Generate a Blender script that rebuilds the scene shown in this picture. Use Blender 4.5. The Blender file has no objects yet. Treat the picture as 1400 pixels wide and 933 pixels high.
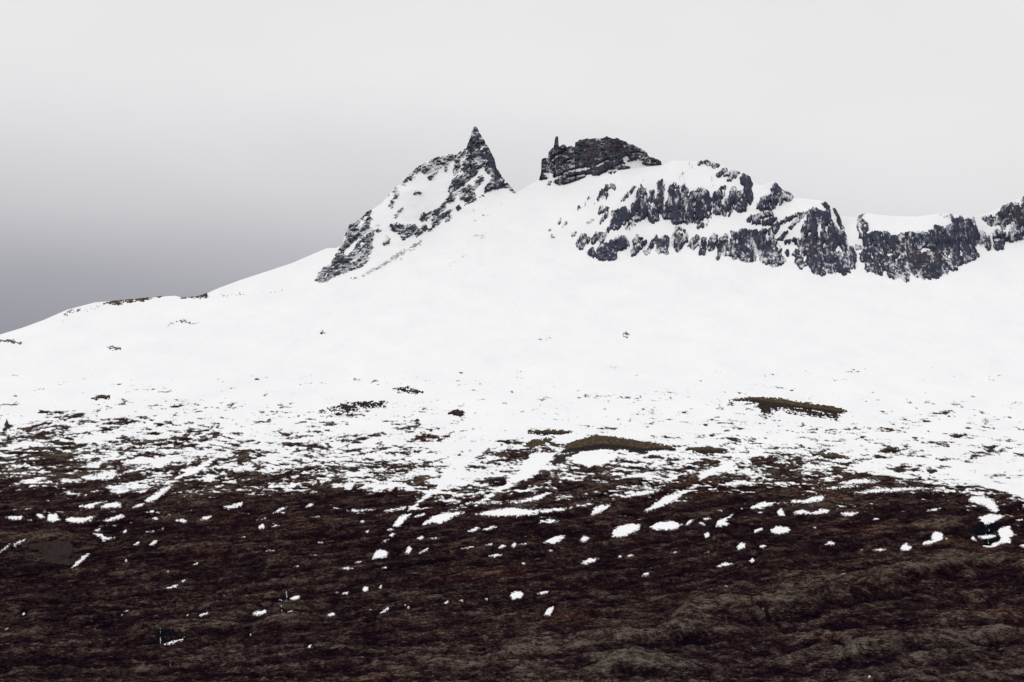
import bpy, math
import numpy as np

scene = bpy.context.scene
# ------------------------------------------------------------------ camera
F_PX, CU, CV, V_HOR = 3889.0, 700.0, 466.5, 800.0      # 100 mm lens, photo 1400 x 933
PITCH = math.atan((V_HOR - CV) / F_PX)
cam_d = bpy.data.cameras.new("camera"); cam = bpy.data.objects.new("camera", cam_d)
scene.collection.objects.link(cam)
cam_d.sensor_width = 36.0; cam_d.lens = 36.0 * F_PX / 1400.0
cam_d.clip_start = 0.5; cam_d.clip_end = 90000.0
cam.location = (0, 0, 0); cam.rotation_euler = (math.pi / 2 + PITCH, 0, 0)
scene.camera = cam

# ------------------------------------------------------------------ sky
SUN_EL, SUN_AZ = 52.0, -130.0          # degrees; azimuth from +Y towards +X
world = bpy.data.worlds.new("World"); scene.world = world; world.use_nodes = True
wt = world.node_tree; wt.nodes.clear()
def wn(t, **k):
    n = wt.nodes.new(t)
    for a, b in k.items(): setattr(n, a, b)
    return n
def wl(a, b): wt.links.new(a, b)
def wmath(op, a, b=None, c=None, clamp=False):
    n = wn("ShaderNodeMath", operation=op); n.use_clamp = clamp
    for i, s in enumerate((a, b, c)):
        if s is None: continue
        if isinstance(s, (int, float)): n.inputs[i].default_value = s
        else: wl(s, n.inputs[i])
    return n.outputs[0]
w_out = wn("ShaderNodeOutputWorld")
nish = wn("ShaderNodeTexSky", sky_type='NISHITA'); nish.sun_disc = False
nish.sun_elevation = math.radians(SUN_EL); nish.sun_rotation = math.radians(SUN_AZ)
bg_n = wn("ShaderNodeBackground"); wl(nish.outputs[0], bg_n.inputs[0]); bg_n.inputs[1].default_value = 0.08
tc = wn("ShaderNodeTexCoord"); sep = wn("ShaderNodeSeparateXYZ"); wl(tc.outputs['Generated'], sep.inputs[0])
n1 = wn("ShaderNodeTexNoise"); n1.inputs['Scale'].default_value = 2.2; n1.inputs['Detail'].default_value = 3.0
map1 = wn("ShaderNodeMapping"); map1.inputs['Scale'].default_value = (1, 1, 4.5); map1.inputs['Location'].default_value = (3.1, 0.4, 1.7)
wl(tc.outputs['Generated'], map1.inputs[0]); wl(map1.outputs[0], n1.inputs[0])
n2 = wn("ShaderNodeTexNoise"); n2.inputs['Scale'].default_value = 9.0; n2.inputs['Detail'].default_value = 4.0
map2 = wn("ShaderNodeMapping"); map2.inputs['Scale'].default_value = (1, 1, 2.6); map2.inputs['Rotation'].default_value = (0, 0.12, 0)
wl(tc.outputs['Generated'], map2.inputs[0]); wl(map2.outputs[0], n2.inputs[0])
# top of the dark rain bank: higher in the west (left) than in the east
shift = wmath('MULTIPLY', wmath('MINIMUM', wmath('MAXIMUM', sep.outputs[0], -0.3), 0.3), 0.105)
nz = wmath('MULTIPLY', wmath('SUBTRACT', n1.outputs[0], 0.5), 0.05)
el = wmath('ADD', wmath('ADD', sep.outputs[2], shift), nz)
mr = wn("ShaderNodeMapRange", interpolation_type='SMOOTHSTEP'); wl(el, mr.inputs[0])
mr.inputs[1].default_value = 0.049; mr.inputs[2].default_value = 0.176
ramp = wn("ShaderNodeValToRGB"); wl(mr.outputs[0], ramp.inputs[0])
ramp.color_ramp.elements[0].position = 0.0; ramp.color_ramp.elements[0].color = (0.258, 0.258, 0.306, 1)
ramp.color_ramp.elements[1].position = 1.0; ramp.color_ramp.elements[1].color = (0.825, 0.822, 0.830, 1)
e = ramp.color_ramp.elements.new(0.55); e.color = (0.590, 0.580, 0.612, 1)
mz = wn("ShaderNodeMapRange"); wl(sep.outputs[2], mz.inputs[0])
mz.inputs[1].default_value = 0.2; mz.inputs[2].default_value = 1.0; mz.inputs[3].default_value = 1.0; mz.inputs[4].default_value = 1.28
wob = wmath('ADD', wmath('MULTIPLY', wmath('SUBTRACT', n2.outputs[0], 0.5), 0.12), 1.0)
lum = wmath('MULTIPLY', mz.outputs[0], wob)
bg_c = wn("ShaderNodeBackground"); wl(ramp.outputs[0], bg_c.inputs[0]); wl(lum, bg_c.inputs[1])
mixs = wn("ShaderNodeMixShader"); mixs.inputs[0].default_value = 0.97
wl(bg_n.outputs[0], mixs.inputs[1]); wl(bg_c.outputs[0], mixs.inputs[2]); wl(mixs.outputs[0], w_out.inputs[0])

# ------------------------------------------------------------------ sun behind the overcast
sun_d = bpy.data.lights.new("sun", 'SUN'); sun = bpy.data.objects.new("sun", sun_d); scene.collection.objects.link(sun)
sun_d.energy = 0.85; sun_d.angle = math.radians(25); sun_d.color = (1.0, 0.97, 0.93)
_a, _e = math.radians(SUN_AZ), math.radians(SUN_EL)
_dir = (math.sin(_a) * math.cos(_e), math.cos(_a) * math.cos(_e), math.sin(_e))
import mathutils
sun.rotation_euler = mathutils.Vector(_dir).to_track_quat('Z', 'Y').to_euler()
sun.location = (-800, -600, 1500)

vs = scene.view_settings
vs.view_transform = 'Standard'; vs.look = 'None'; vs.exposure = 0.0; vs.gamma = 1.0; vs.use_curve_mapping = False
scene.cycles.use_denoising = True; scene.cycles.denoiser = 'OPENIMAGEDENOISE'; scene.cycles.denoising_input_passes = 'RGB_ALBEDO_NORMAL'
scene.cycles.max_bounces = 4; scene.cycles.diffuse_bounces = 2; scene.cycles.volume_bounces = 0

# ------------------------------------------------------------------ noise
rng = np.random.RandomState(7)
_perm = rng.permutation(4096); _gang = rng.rand(4096) * 2 * np.pi
_gx, _gy = np.cos(_gang), np.sin(_gang)
def perlin(x, y, seed=0):
    x = np.asarray(x, float) + seed * 37.13; y = np.asarray(y, float) + seed * 91.7
    xi = np.floor(x).astype(np.int64); yi = np.floor(y).astype(np.int64)
    fx, fy = x - xi, y - yi
    def g(ix, iy):
        h = _perm[(_perm[ix & 4095] + iy) & 4095]
        return _gx[h], _gy[h]
    u = fx * fx * fx * (fx * (fx * 6 - 15) + 10); v = fy * fy * fy * (fy * (fy * 6 - 15) + 10)
    a = g(xi, yi); b = g(xi + 1, yi); c = g(xi, yi + 1); d = g(xi + 1, yi + 1)
    na = a[0] * fx + a[1] * fy; nb = b[0] * (fx - 1) + b[1] * fy
    nc = c[0] * fx + c[1] * (fy - 1); nd = d[0] * (fx - 1) + d[1] * (fy - 1)
    return (na + u * (nb - na) + v * ((nc + u * (nd - nc)) - (na + u * (nb - na)))) * 1.5
def fbm(x, y, octs=4, gain=0.5, seed=0):
    s = 0; a = 1.0; n = 0
    for o in range(octs):
        s = s + a * perlin(x * 2 ** o, y * 2 ** o, seed + o * 3); n += a * a; a *= gain
    return s / math.sqrt(n) / 0.42          # about unit variance
def sstep(a, b, x):
    t = np.clip((x - a) / (b - a), 0, 1); return t * t * (3 - 2 * t)

# ------------------------------------------------------------------ survey: the view's rays and the lie of the land
def world_pt(u, v, Y):
    x = (u - CU) / F_PX; yc = (CV - v) / F_PX
    dy = math.cos(PITCH) - yc * math.sin(PITCH); dz = math.sin(PITCH) + yc * math.cos(PITCH)
    return x * Y / dy, Y, dz * Y / dy

SKY = [(-700, 620), (-300, 548), (-100, 489), (0, 458), (30, 449), (60, 438), (92, 424), (130, 414), (170, 411), (220, 406), (240, 405), (250, 408), (270, 406), (282, 402),
 (300, 394), (330, 383), (370, 370), (400, 360), (430, 347), (447, 340), (460, 339.5), (467.6, 335), (473, 319), (478, 308.7), (487.7, 303.9),
 (495, 296.6), (503.8, 289.9), (506, 289), (521.5, 279), (531, 267.7), (540.8, 257), (549.6, 250.8), (560.3, 238.7), (572.3, 226.7), (584.3, 221.3),
 (599.7, 214.7), (611.7, 211.3), (623.7, 212.2), (632.3, 206.2), (637.5, 202.7), (640.9, 195), (644, 185.6), (644.6, 180.4), (647.8, 175.3),
 (650, 173), (652, 174.4), (657.2, 184.7), (663.2, 194.2), (670, 206.2), (676, 218.2), (678.6, 230.2), (685.5, 240.5), (690.6, 247.3),
 (705.2, 264.1), (715, 259), (737, 246), (770, 243), (800, 240), (850, 233), (904.6, 226.3), (919.2, 220), (938.9, 220.6), (953.5, 221.1), (966.3, 219),
 (973.2, 222.3), (983.5, 225), (992.9, 229.7), (1004.9, 233.1), (1010.9, 235.7), (1019.5, 236.6), (1025.5, 243.4), (1027.7, 249.4),
 (1036.6, 252.9), (1045.2, 254.4), (1049.4, 250.6), (1059.7, 248.5), (1064.9, 255.7), (1069.1, 259.1), (1076, 261.7), (1084.6, 268.6),
 (1087, 271), (1102.6, 272.5), (1121.4, 274.6), (1130, 277.1), (1133.4, 280.6), (1139.4, 284), (1145.4, 291.7), (1148.9, 296), (1171.2, 297.7),
 (1173.8, 295.1), (1180.9, 292.1), (1188.6, 292.5), (1201.5, 294.4), (1227.2, 296.4), (1253, 296.6), (1272.2, 294.4), (1282.5, 293.2),
 (1288, 293.4), (1297.9, 292.3), (1317.4, 295.5), (1339.7, 295.5), (1348, 292.7), (1363.4, 286.5), (1370.3, 280.9), (1381.5, 277.4),
 (1395.4, 271.8), (1399.6, 267.7), (1420, 258), (1500, 246), (1700, 262), (2100, 330)]
_sx, _sy = np.array(SKY, float).T
def skyline(u):
    return np.interp(u, _sx, _sy)
PV = np.array([960, 933, 900, 850, 800, 750, 700, 650, 600, 540, 480, 420, 380, 340, 250, 170, 60], float)[::-1]
PY = np.array([760, 900, 1090, 1360, 1600, 1860, 2160, 2470, 2760, 3110, 3450, 3790, 3980, 4120, 4350, 4530, 4760], float)[::-1]
_vv = np.linspace(60, 960, 1801)
_yy = np.interp(_vv, PV, PY); _k = np.hanning(81); _k /= _k.sum()
_yy = np.convolve(np.pad(_yy, 40, mode='reflect', reflect_type='odd'), _k, 'valid')
def profile(v):
    return np.interp(v, _vv, _yy)

# polygons are surveyed in enlarged sheets: (origin u, origin v, enlargement)
T = dict(A=(425, 250, 6.22), B=(550, 165, 5.831), C=(730, 180, 7.778), D=(740, 240, 7.18), E=(860, 210, 5.832), F=(1010, 230, 5.833),
         G=(1150, 270, 7.771), H=(1270, 260, 7.177), M=(440, 500, 2.917), N=(920, 500, 2.917), L=(0, 520, 3.043), P=(0, 690, 3.043),
         Q=(460, 690, 3.043), R=(920, 690, 2.917), O=(0, 0, 1.0))
def px(t, s):
    a = np.array([float(w) for w in s.replace(',', ' ').split()]).reshape(-1, 2)
    ou, ov, k = T[t]
    return a / k + np.array([ou, ov])
def sdist(U, V, poly):
    """signed distance in survey pixels, positive inside"""
    U = np.asarray(U, float); V = np.asarray(V, float)
    d = np.full(U.shape, 1e18); ins = np.zeros(U.shape, bool)
    n = len(poly)
    for i in range(n):
        ax, ay = poly[i]; bx, by = poly[(i + 1) % n]
        ex, ey = bx - ax, by - ay
        wx, wy = U - ax, V - ay
        L2 = ex * ex + ey * ey + 1e-12
        t = np.clip((wx * ex + wy * ey) / L2, 0, 1)
        d = np.minimum(d, (wx - ex * t) ** 2 + (wy - ey * t) ** 2)
        if ay != by:
            c = ((ay > V) != (by > V)) & (U < (bx - ax) * (V - ay) / (by - ay) + ax)
            ins ^= c
    return np.where(ins, 1, -1) * np.sqrt(d)

# ------------------------------------------------------------------ survey of the rock faces: (part, sheet, outline, share under snow)
HORN = [
 ('rock_buttress', 'A', "40,835 65,770 110,730 180,690 200,640 235,580 265,530 300,430 330,365 390,345 420,395 470,320 485,262 505,255 510,310 500,365 530,400 535,440 515,500 525,560 480,620 495,650 450,700 380,735 300,765 240,785 190,800 120,848", .33),
 ('rock_tower', 'B', "583,42 600,68 627,115 662,170 703,240 738,310 754,380 793,440 824,480 825,530 770,540 720,548 675,578 660,570 670,530 700,500 715,455 690,430 675,420 660,365 640,370 600,400 585,430 530,470 470,530 420,560 390,600 370,560 400,490 455,410 485,370 500,315 510,260 512,213 527,175 544,120 546,90 566,60", .17),
 ('rock_band', 'B', "580,500 600,470 635,445 645,465 620,510 590,530 575,560 580,600 575,630 530,660 495,665 500,620 470,630 440,600 400,620 380,600 420,570 470,545 520,530", .36),
 ('rock_rib', 'B', "390,600 345,640 300,690 250,720 240,780 215,810 255,790 230,850 212,880 240,870 260,840 300,830 310,790 350,760 390,710 385,690 340,720 360,660 410,640", .28),
 ('rock_crest', 'B', "0,515 0,478 60,427 130,360 200,325 290,286 360,268 430,271 480,236 512,216 505,255 485,290 470,345 440,400 418,440 412,410 425,330 400,330 360,360 345,400 340,340 300,375 270,430 220,470 180,430 150,400 100,420 40,490", .50),
 ('rock_crest', 'A', "655,112 718,42 775,2 840,-40 900,-90 905,-70 850,-10 790,20 730,62 690,100 670,115", .62),
 ('rock_crest', 'A', "325,368 390,333 430,292 485,246 507,240 505,262 470,285 432,315 400,345 350,372", .55),
 ('rock_outcrop', 'A', "680,360 720,350 790,360 800,400 840,355 885,350 897,390 860,440 800,478 770,480 775,440 730,420 690,395", .12),
 ('rock_outcrop', 'A', "560,360 585,350 580,390 595,415 570,425 552,400", .35),
 ('rock_outcrop', 'A', "610,500 650,460 672,480 660,510 620,522", .3),
 ('rock_outcrop', 'A', "700,133 720,88 748,72 737,110 715,138", .45),
 ('rock_outcrop', 'A', "660,225 688,160 712,148 692,200 668,230", .4),
 ('rock_outcrop', 'A', "712,293 740,250 782,213 752,265 720,298", .55),
 ('rock_outcrop', 'B', "140,790 165,740 190,745 180,790 150,810", .1),
 ('rock_outcrop', 'B', "188,792 205,740 237,722 215,772", .15),
 ('rock_outcrop', 'B', "153,850 180,833 202,850 185,882 160,877", .25),
 ('rock_outcrop', 'B', "98,905 130,873 163,885 150,907 115,922", .05),
 ('rock_outcrop', 'B', "343,803 375,753 392,760 375,793", .35),
 ('rock_outcrop', 'B', "428,700 445,678 464,695 445,720", .1),
 ('rock_outcrop', 'B', "825,500 850,508 912,580 890,577 850,540", .3),
 ('rock_outcrop', 'B', "628,612 660,588 652,606", .05),
 ('rock_outcrop', 'B', "95,585 115,560 150,580 112,592", .5),
]
# snow that lies on the rock: (sheet, outline)
HORN_SNOW = [('A', "385,505 330,530 285,580 278,612 310,628 345,590 378,555"), ('A', "482,280 462,285 430,330 412,372 425,390 450,345 475,318"),
 ('B', "455,372 485,358 498,368 480,382 455,388"), ('B', "470,285 482,285 478,330 462,352 468,310"), ('B', "590,262 625,232 648,205 650,215 628,245 600,268"),
 ('B', "430,455 470,410 482,400 478,415 445,455"), ('A', "420,520 450,505 455,520 430,545")]
CASTLE_TOP = px('C', "50,520 56,510 60,490 70,460 76,430 78,310 95,290 150,285 152,250 155,220 190,190 200,180 211,160 219,120 221,92 226,72 236,60 250,57 259,66 260,110 263,168 285,152 320,140 345,168 400,155 434,168 440,120 480,98 540,85 560,75 640,78 740,75 765,52 800,65 830,80 880,75 940,98 1010,130 1080,160 1160,200 1200,225 1216,265 1250,275 1290,290 1350,320 1354,345 1362,352")
CASTLE_FOOT = px('C', "50,520 130,517 215,548 270,578 340,562 440,532 540,492 630,475 690,472 740,442 860,412 950,396 1030,376 1160,346 1362,352")
CASTLE = [
 ('rock_wall', 'C', "400,160 436,165 438,118 480,94 540,81 560,71 640,74 740,71 765,48 800,61 830,76 880,71 940,94 1010,126 1080,156 1160,196 1204,221 1220,262 1170,305 1110,292 1030,302 960,330 900,340 860,385 790,400 740,440 690,470 630,472 620,450 560,440 540,490 440,530 340,560 270,577 213,545 232,510 300,470 320,430 420,400 430,330 410,285 395,230", .10),
 ('rock_block', 'C', "72,430 74,305 95,286 155,280 200,300 205,380 240,350 330,310 345,330 300,380 310,420 290,465 200,490 210,430 140,430", .16),
 ('rock_block', 'C', "148,285 150,218 186,183 212,168 250,172 285,148 320,136 345,164 400,151 420,180 425,300 400,330 330,330 250,350 215,345 180,300", .14),
 ('rock_pillar', 'C', "203,185 212,95 216,58 236,50 268,52 270,130 270,190", .02),
 ('rock_block', 'C', "53,515 68,458 85,440 110,470 142,490 130,507", .06),
 ('rock_block', 'C', "1160,340 1172,300 1205,262 1250,271 1290,286 1352,316 1358,348 1300,352 1230,357", .18),
 ('rock_block', 'C', "285,335 330,310 405,300 445,320 445,400 320,432 280,465 240,425", .25),
 ('rock_ledge', 'C', "860,370 930,365 990,375 1030,378 950,402 900,392", .45),
]
CASTLE_SNOW = [('C', "330,432 380,408 480,392 590,378 600,398 520,416 420,432 345,440"), ('C', "385,488 480,465 548,452 550,470 480,482 400,496"),
 ('C', "285,372 335,318 395,290 408,300 350,316 322,342 295,378"), ('C', "195,492 290,462 282,496 232,512"), ('C', "655,370 720,325 790,292 800,306 735,340 680,378"),
 ('C', "300,222 340,205 350,212 310,226"), ('C', "180,300 230,262 285,240 285,250 240,275 200,310"), ('C', "1095,218 1118,212 1124,224 1100,230"),
 ('C', "940,290 980,250 1000,265 1030,300 960,325")]
# the other cliffs: thing -> parts
CLIFFS = [
 dict(name='cliff', label='long dark cliff of rounded buttresses high under the snow dome', cat='cliff', parts=[
  ('buttress', 'D', "640,530 680,490 690,430 740,380 780,340 820,310 835,335 860,370 885,390 870,440 830,480 780,515 740,530 690,545 655,555", .05),
  ('buttress', 'D', "945,200 950,150 985,105 1020,130 1025,180 1045,240 1045,290 1077,300 1077,350 1040,390 990,430 940,455 900,445 880,430 900,380 890,340 890,280 940,245", .12),
  ('buttress', 'E', "170,370 175,300 195,305 205,370 190,410 175,400", .2),
  ('buttress', 'E', "230,240 260,215 280,260 290,280 270,320 265,370 280,420 310,370 310,300 330,250 365,230 400,260 408,330 400,375 440,420 440,470 480,510 500,550 440,555 360,560 320,530 260,500 235,460 215,420 215,350 235,290", .13),
  ('buttress', 'E', "410,245 435,235 460,290 470,350 460,410 430,390 415,330", .25),
  ('buttress', 'E', "480,380 500,310 540,280 590,275 630,310 650,380 660,440 650,510 600,520 540,555 490,555 450,530 440,470 470,430", .17),
  ('buttress', 'E', "140,460 190,420 230,450 235,530 190,555 160,530", .2),
  ('buttress', 'D', "820,510 850,480 870,440 915,480 900,520 850,545", .35),
  ('buttress', 'D', "790,250 830,205 870,150 910,115 900,150 880,190 840,220 820,250", .35),
  ('buttress', 'D', "685,390 700,360 740,330 755,340 720,375 690,410", .3)]),
 dict(name='cliff', label='grey brown cliff of two rounded buttresses parted by a snow notch', cat='cliff', parts=[
  ('buttress', 'E', "668,400 680,320 720,280 765,270 770,320 750,370 730,400 755,430 760,490 690,490 668,470", .25),
  ('buttress', 'E', "755,425 800,330 820,280 850,270 865,310 890,290 920,330 945,410 930,450 880,460 830,440 815,490 790,508 760,490", .25)]),
 dict(name='rock_outcrop', label='dark rounded rock shoulder dropping steeply from the crest of the snow dome', cat='rock outcrop', parts=[
  ('rock_face', 'E', "890,200 905,165 932,152 968,193 980,245 988,320 980,400 960,415 940,370 920,320 915,260 885,235", .08)]),
 dict(name='rock_outcrop', label='low dark rock rim lying along the skyline of the snow dome', cat='rock outcrop', parts=[
  ('rock_face', 'E', "595,64 622,48 662,66 724,84 720,108 660,110 620,82", .15), ('rock_face', 'E', "545,90 575,62 588,70 560,98", .4)]),
 dict(name='rock_outcrop', label='short slanting dark rock bar just below the skyline rim', cat='rock outcrop', parts=[
  ('rock_face', 'E', "692,182 720,150 770,118 775,140 735,177 710,190", .15)]),
 dict(name='rock_outcrop', label='arched rock ledge with snow in its hollow above the cliff notch', cat='rock outcrop', parts=[
  ('rock_face', 'E', "757,172 800,148 850,136 880,156 850,182 820,217 788,217 810,178 765,188", .25)]),
 dict(name='cliff', label='broken lower cliff band split into short dark ribs by snow chutes', cat='cliff', parts=[
  ('rib', 'D', "530,800 540,740 580,680 620,670 680,640 730,620 765,635 770,600 800,595 815,625 850,650 860,700 820,725 770,740 745,760 740,810 690,840 650,830 600,840 560,830", .1),
  ('rib', 'D', "355,690 365,640 395,590 430,570 450,600 475,625 450,650 430,690 390,730 365,720", .22),
  ('rib', 'D', "440,760 480,730 510,715 525,760 510,800 490,800 470,775", .15),
  ('rib', 'D', "490,660 520,610 550,565 610,560 640,555 620,610 600,650 570,660 560,620 510,665", .38),
  ('rib', 'D', "850,780 890,740 920,700 970,680 1030,640 1040,670 990,700 950,750 910,790 870,800", .2),
  ('rib', 'D', "905,640 945,585 980,620 960,650 910,680", .3),
  ('rib', 'D', "1010,750 1030,710 1060,690 1077,720 1040,775", .25),
  ('rib', 'E', "160,740 185,690 215,655 217,690 190,750 165,765", .25),
  ('rib', 'E', "330,680 350,640 370,600 410,588 440,610 465,650 460,700 420,750 385,780 375,770 400,710 350,770 340,740", .35),
  ('rib', 'E', "215,770 220,690 270,675 290,660 320,660 315,720 310,800 270,795 230,790", .2),
  ('rib', 'E', "480,740 490,700 530,650 555,660 555,720 520,770 500,750", .3),
  ('rib', 'E', "555,800 570,720 590,675 615,675 620,740 610,800 575,815", .18),
  ('rib', 'E', "630,740 640,690 670,645 710,650 705,700 680,750 665,780 640,770", .28),
  ('rib', 'E', "700,740 720,680 770,645 820,690 820,760 860,790 855,835 830,840 800,820 760,830 730,800 720,840 700,840 710,790", .3),
  ('rib', 'E', "545,590 570,560 635,545 630,570 580,595", .2)]),
 dict(name='cliff', label='wide speckled cliff face at the foot of the snow capped tower', cat='cliff', parts=[
  ('rock_face', 'F', "-55,510 0,500 60,490 120,500 180,500 240,485 260,530 285,580 320,600 340,650 350,710 372,745 330,770 270,790 220,765 170,740 110,750 50,745 10,720 -20,700 -40,640", .22)]),
 dict(name='rock_tower', label='squat dark rock tower with a white snow cap beside the saddle', cat='rock tower', parts=[
  ('rock_face', 'F', "150,320 165,250 200,220 255,200 270,150 292,108 322,146 348,168 335,220 300,290 270,335 220,325 170,335", .12),
  ('rock_rib', 'F', "335,190 388,180 438,222 390,265 360,250 330,290 320,250", .45)]),
 dict(name='rock_ledge', label='stepped dark rock ledge lying under the snow capped tower', cat='rock ledge', parts=[
  ('rock_face', 'F', "60,430 100,370 120,390 160,370 200,350 270,355 280,400 300,400 260,450 180,455 130,440 100,450", .28)]),
 dict(name='rock_outcrop', label='smooth dark slanting rock slab with a thin tail between two snow ramps', cat='rock outcrop', parts=[
  ('rock_face', 'F', "270,500 275,460 320,430 370,410 440,375 530,350 520,375 440,400 400,430 350,440 320,490 290,518", .1),
  ('rock_rib', 'F', "395,472 450,408 520,356 562,332 562,352 480,412 408,482", .5)]),
 dict(name='rock_outcrop', label='small dark wedge of rock under the smooth slanting slab', cat='rock outcrop', parts=[
  ('rock_face', 'F', "305,570 340,540 385,505 375,540 335,590", .08)]),
 dict(name='rock_outcrop', label='lone dark boulder like rock in the snow chute beside the great buttress', cat='rock outcrop', parts=[
  ('rock_face', 'F', "368,680 390,656 404,690 385,704", .05)]),
 dict(name='cliff', label='great dark triangular buttress with snow slots below the saddle', cat='cliff', parts=[
  ('rock_face', 'F', "540,410 550,350 590,320 640,330 700,345 690,300 666,283 700,268 718,320 730,380 745,430 790,500 810,580 800,640 820,700 870,750 885,830 850,850 800,840 750,835 710,830 690,840 660,855 600,850 565,790 560,750 530,780 500,800 440,740 430,690 470,640 440,590 380,600 370,580 420,560 500,550 490,510 530,450", .16),
  ('rock_rib', 'F', "755,330 765,312 795,365 830,460 860,580 910,640 930,700 925,810 905,800 870,740 840,700 815,640 805,560 800,500 830,520 790,420", .12)]),
 dict(name='cliff', label='broad dark cliff under a flat snow plateau, right of the narrow gully', cat='cliff', parts=[
  ('rock_face', 'G', "178,240 215,230 240,260 285,268 280,290 270,340 285,400 340,370 440,365 500,385 540,410 600,420 640,390 690,370 760,370 850,385 930,380 990,400 960,300 1000,300 1060,330 1090,360 1090,800 1030,850 960,865 900,860 840,880 790,850 740,790 725,760 740,870 690,890 600,870 520,855 480,830 490,780 540,690 500,720 470,770 430,780 430,825 360,810 280,795 250,720 210,680 195,600 240,570 245,480 240,380 225,330 180,310", .15),
  ('rock_face', 'H', "3,395 40,380 50,350 170,360 250,330 190,250 260,280 330,280 380,290 430,280 460,330 485,400 500,470 500,540 450,560 480,655 440,690 390,700 330,725 280,740 275,785 220,790 190,770 180,820 130,810 100,840 40,870 3,850", .14),
  ('rock_crest', 'H', "120,240 200,225 300,258 430,270 460,320 400,330 300,330 220,300", .6),
  ('rock_crest', 'G', "185,215 190,185 240,165 258,175 225,192 200,222", .4),
  ('rock_rib', 'G', "150,520 200,520 240,540 200,560 160,550", .5), ('rock_rib', 'G', "180,350 210,390 230,440 195,430", .4)]),
 dict(name='cliff', label='dark cliff climbing out of the picture at the right end of the crest', cat='cliff', parts=[
  ('rock_face', 'H', "530,270 620,245 630,290 680,220 740,150 800,125 840,135 900,140 905,90 935,50 1100,-40 1240,-110 1500,-60 1900,60 2300,200 2200,400 1700,500 1200,520 930,490 850,500 800,520 750,480 730,440 760,400 720,390 690,330 640,350 600,330 570,320", .26),
  ('rock_rib', 'H', "500,400 540,420 560,470 600,430 610,520 600,580 575,585 540,520 510,550 495,480", .33),
  ('rock_block', 'H', "620,440 660,400 720,410 725,470 735,520 715,580 670,585 635,570 615,500", .1)]),
 dict(name='rock_outcrop', label='small dark pyramid shaped rock alone in the snow below the blocky crag', cat='rock outcrop', parts=[
  ('rock_face', 'D', "600,137 622,165 640,190 627,242 600,235 575,230 550,252 538,240 570,200", .1)]),
 dict(name='rock_outcrop', label='small mottled oval rock just above the pyramid shaped rock', cat='rock outcrop', parts=[
  ('rock_face', 'D', "628,140 648,98 700,93 737,120 725,137 690,127 660,132 640,157", .35)]),
 dict(name='rock_outcrop', label='mottled grey rock rib trailing downhill below the pyramid shaped rock', cat='rock outcrop', parts=[
  ('rock_face', 'D', "568,370 588,310 620,293 652,320 642,347 600,362", .38), ('rock_rib', 'D', "573,467 598,410 640,365 642,412 602,447 580,478", .45)]),
 dict(name='rock_outcrop', label='scatter of tiny rock teeth at the lower end of the snow ramp', cat='rock outcrop', parts=[
  ('rock_tooth', 'D', "165,465 188,435 198,465 178,480", .3), ('rock_tooth', 'D', "75,618 100,575 130,610 100,615", .3), ('rock_tooth', 'D', "355,325 375,295 385,315 365,335", .1),
  ('rock_tooth', 'D', "215,508 245,465 240,500", .4), ('rock_tooth', 'D', "295,590 340,560 338,585 305,592", .4), ('rock_tooth', 'D', "450,468 485,430 520,440 480,465", .5),
  ('rock_tooth', 'D', "70,545 100,518 98,548", .4), ('rock_tooth', 'C', "152,570 165,525 178,540 168,572", .1), ('rock_tooth', 'C', "795,432 850,402 868,413 840,438 810,446", .05),
  ('rock_tooth', 'D', "340,350 420,240 510,160 522,190 440,270 362,350", .80), ('rock_tooth', 'D', "510,285 520,265 528,280", .1)]),
 dict(name='rock_outcrop', label='pale half buried scree patch high on the snow dome', cat='rock outcrop', parts=[
  ('scree', 'E', "418,172 440,118 460,78 500,92 532,105 480,112 467,167", .72), ('scree', 'E', "388,200 425,188 427,217 400,227", .68),
  ('scree', 'E', "100,225 150,190 210,140 290,90 300,100 230,150 180,190 130,225", .82), ('scree', 'E', "640,215 660,190 685,250 660,250", .7)]),
 dict(name='scree_streak', label='long thin grey scree streak on the snow below the horned peak', cat='scree streak', parts=[
  ('scree', 'A', "340,818 420,790 540,725 640,670 740,600 850,550 935,490 935,517 860,572 760,622 660,682 560,747 440,803 365,828", .45), ('scree', 'A', "755,668 770,650 782,662 768,672", .1)]),
 dict(name='scree_streak', label='faint grey scree streak on the snow ramp left of the saddle', cat='scree streak', parts=[
  ('scree', 'B', "555,798 650,748 740,703 832,638 812,672 720,728 620,778", .68), ('scree', 'B', "560,700 580,690 594,725 565,732", .55), ('scree', 'B', "590,722 660,705 650,720 600,728", .6)]),
 dict(name='scree_streak', label='short broken line of stones on the open snow under the saddle', cat='scree streak', parts=[
  ('scree', 'B', "565,930 610,908 650,903 702,888 660,928 600,937", .66), ('scree', 'O', "612,364 625,355 640,344 642,347 628,358 614,367", .6)]),
]
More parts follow.
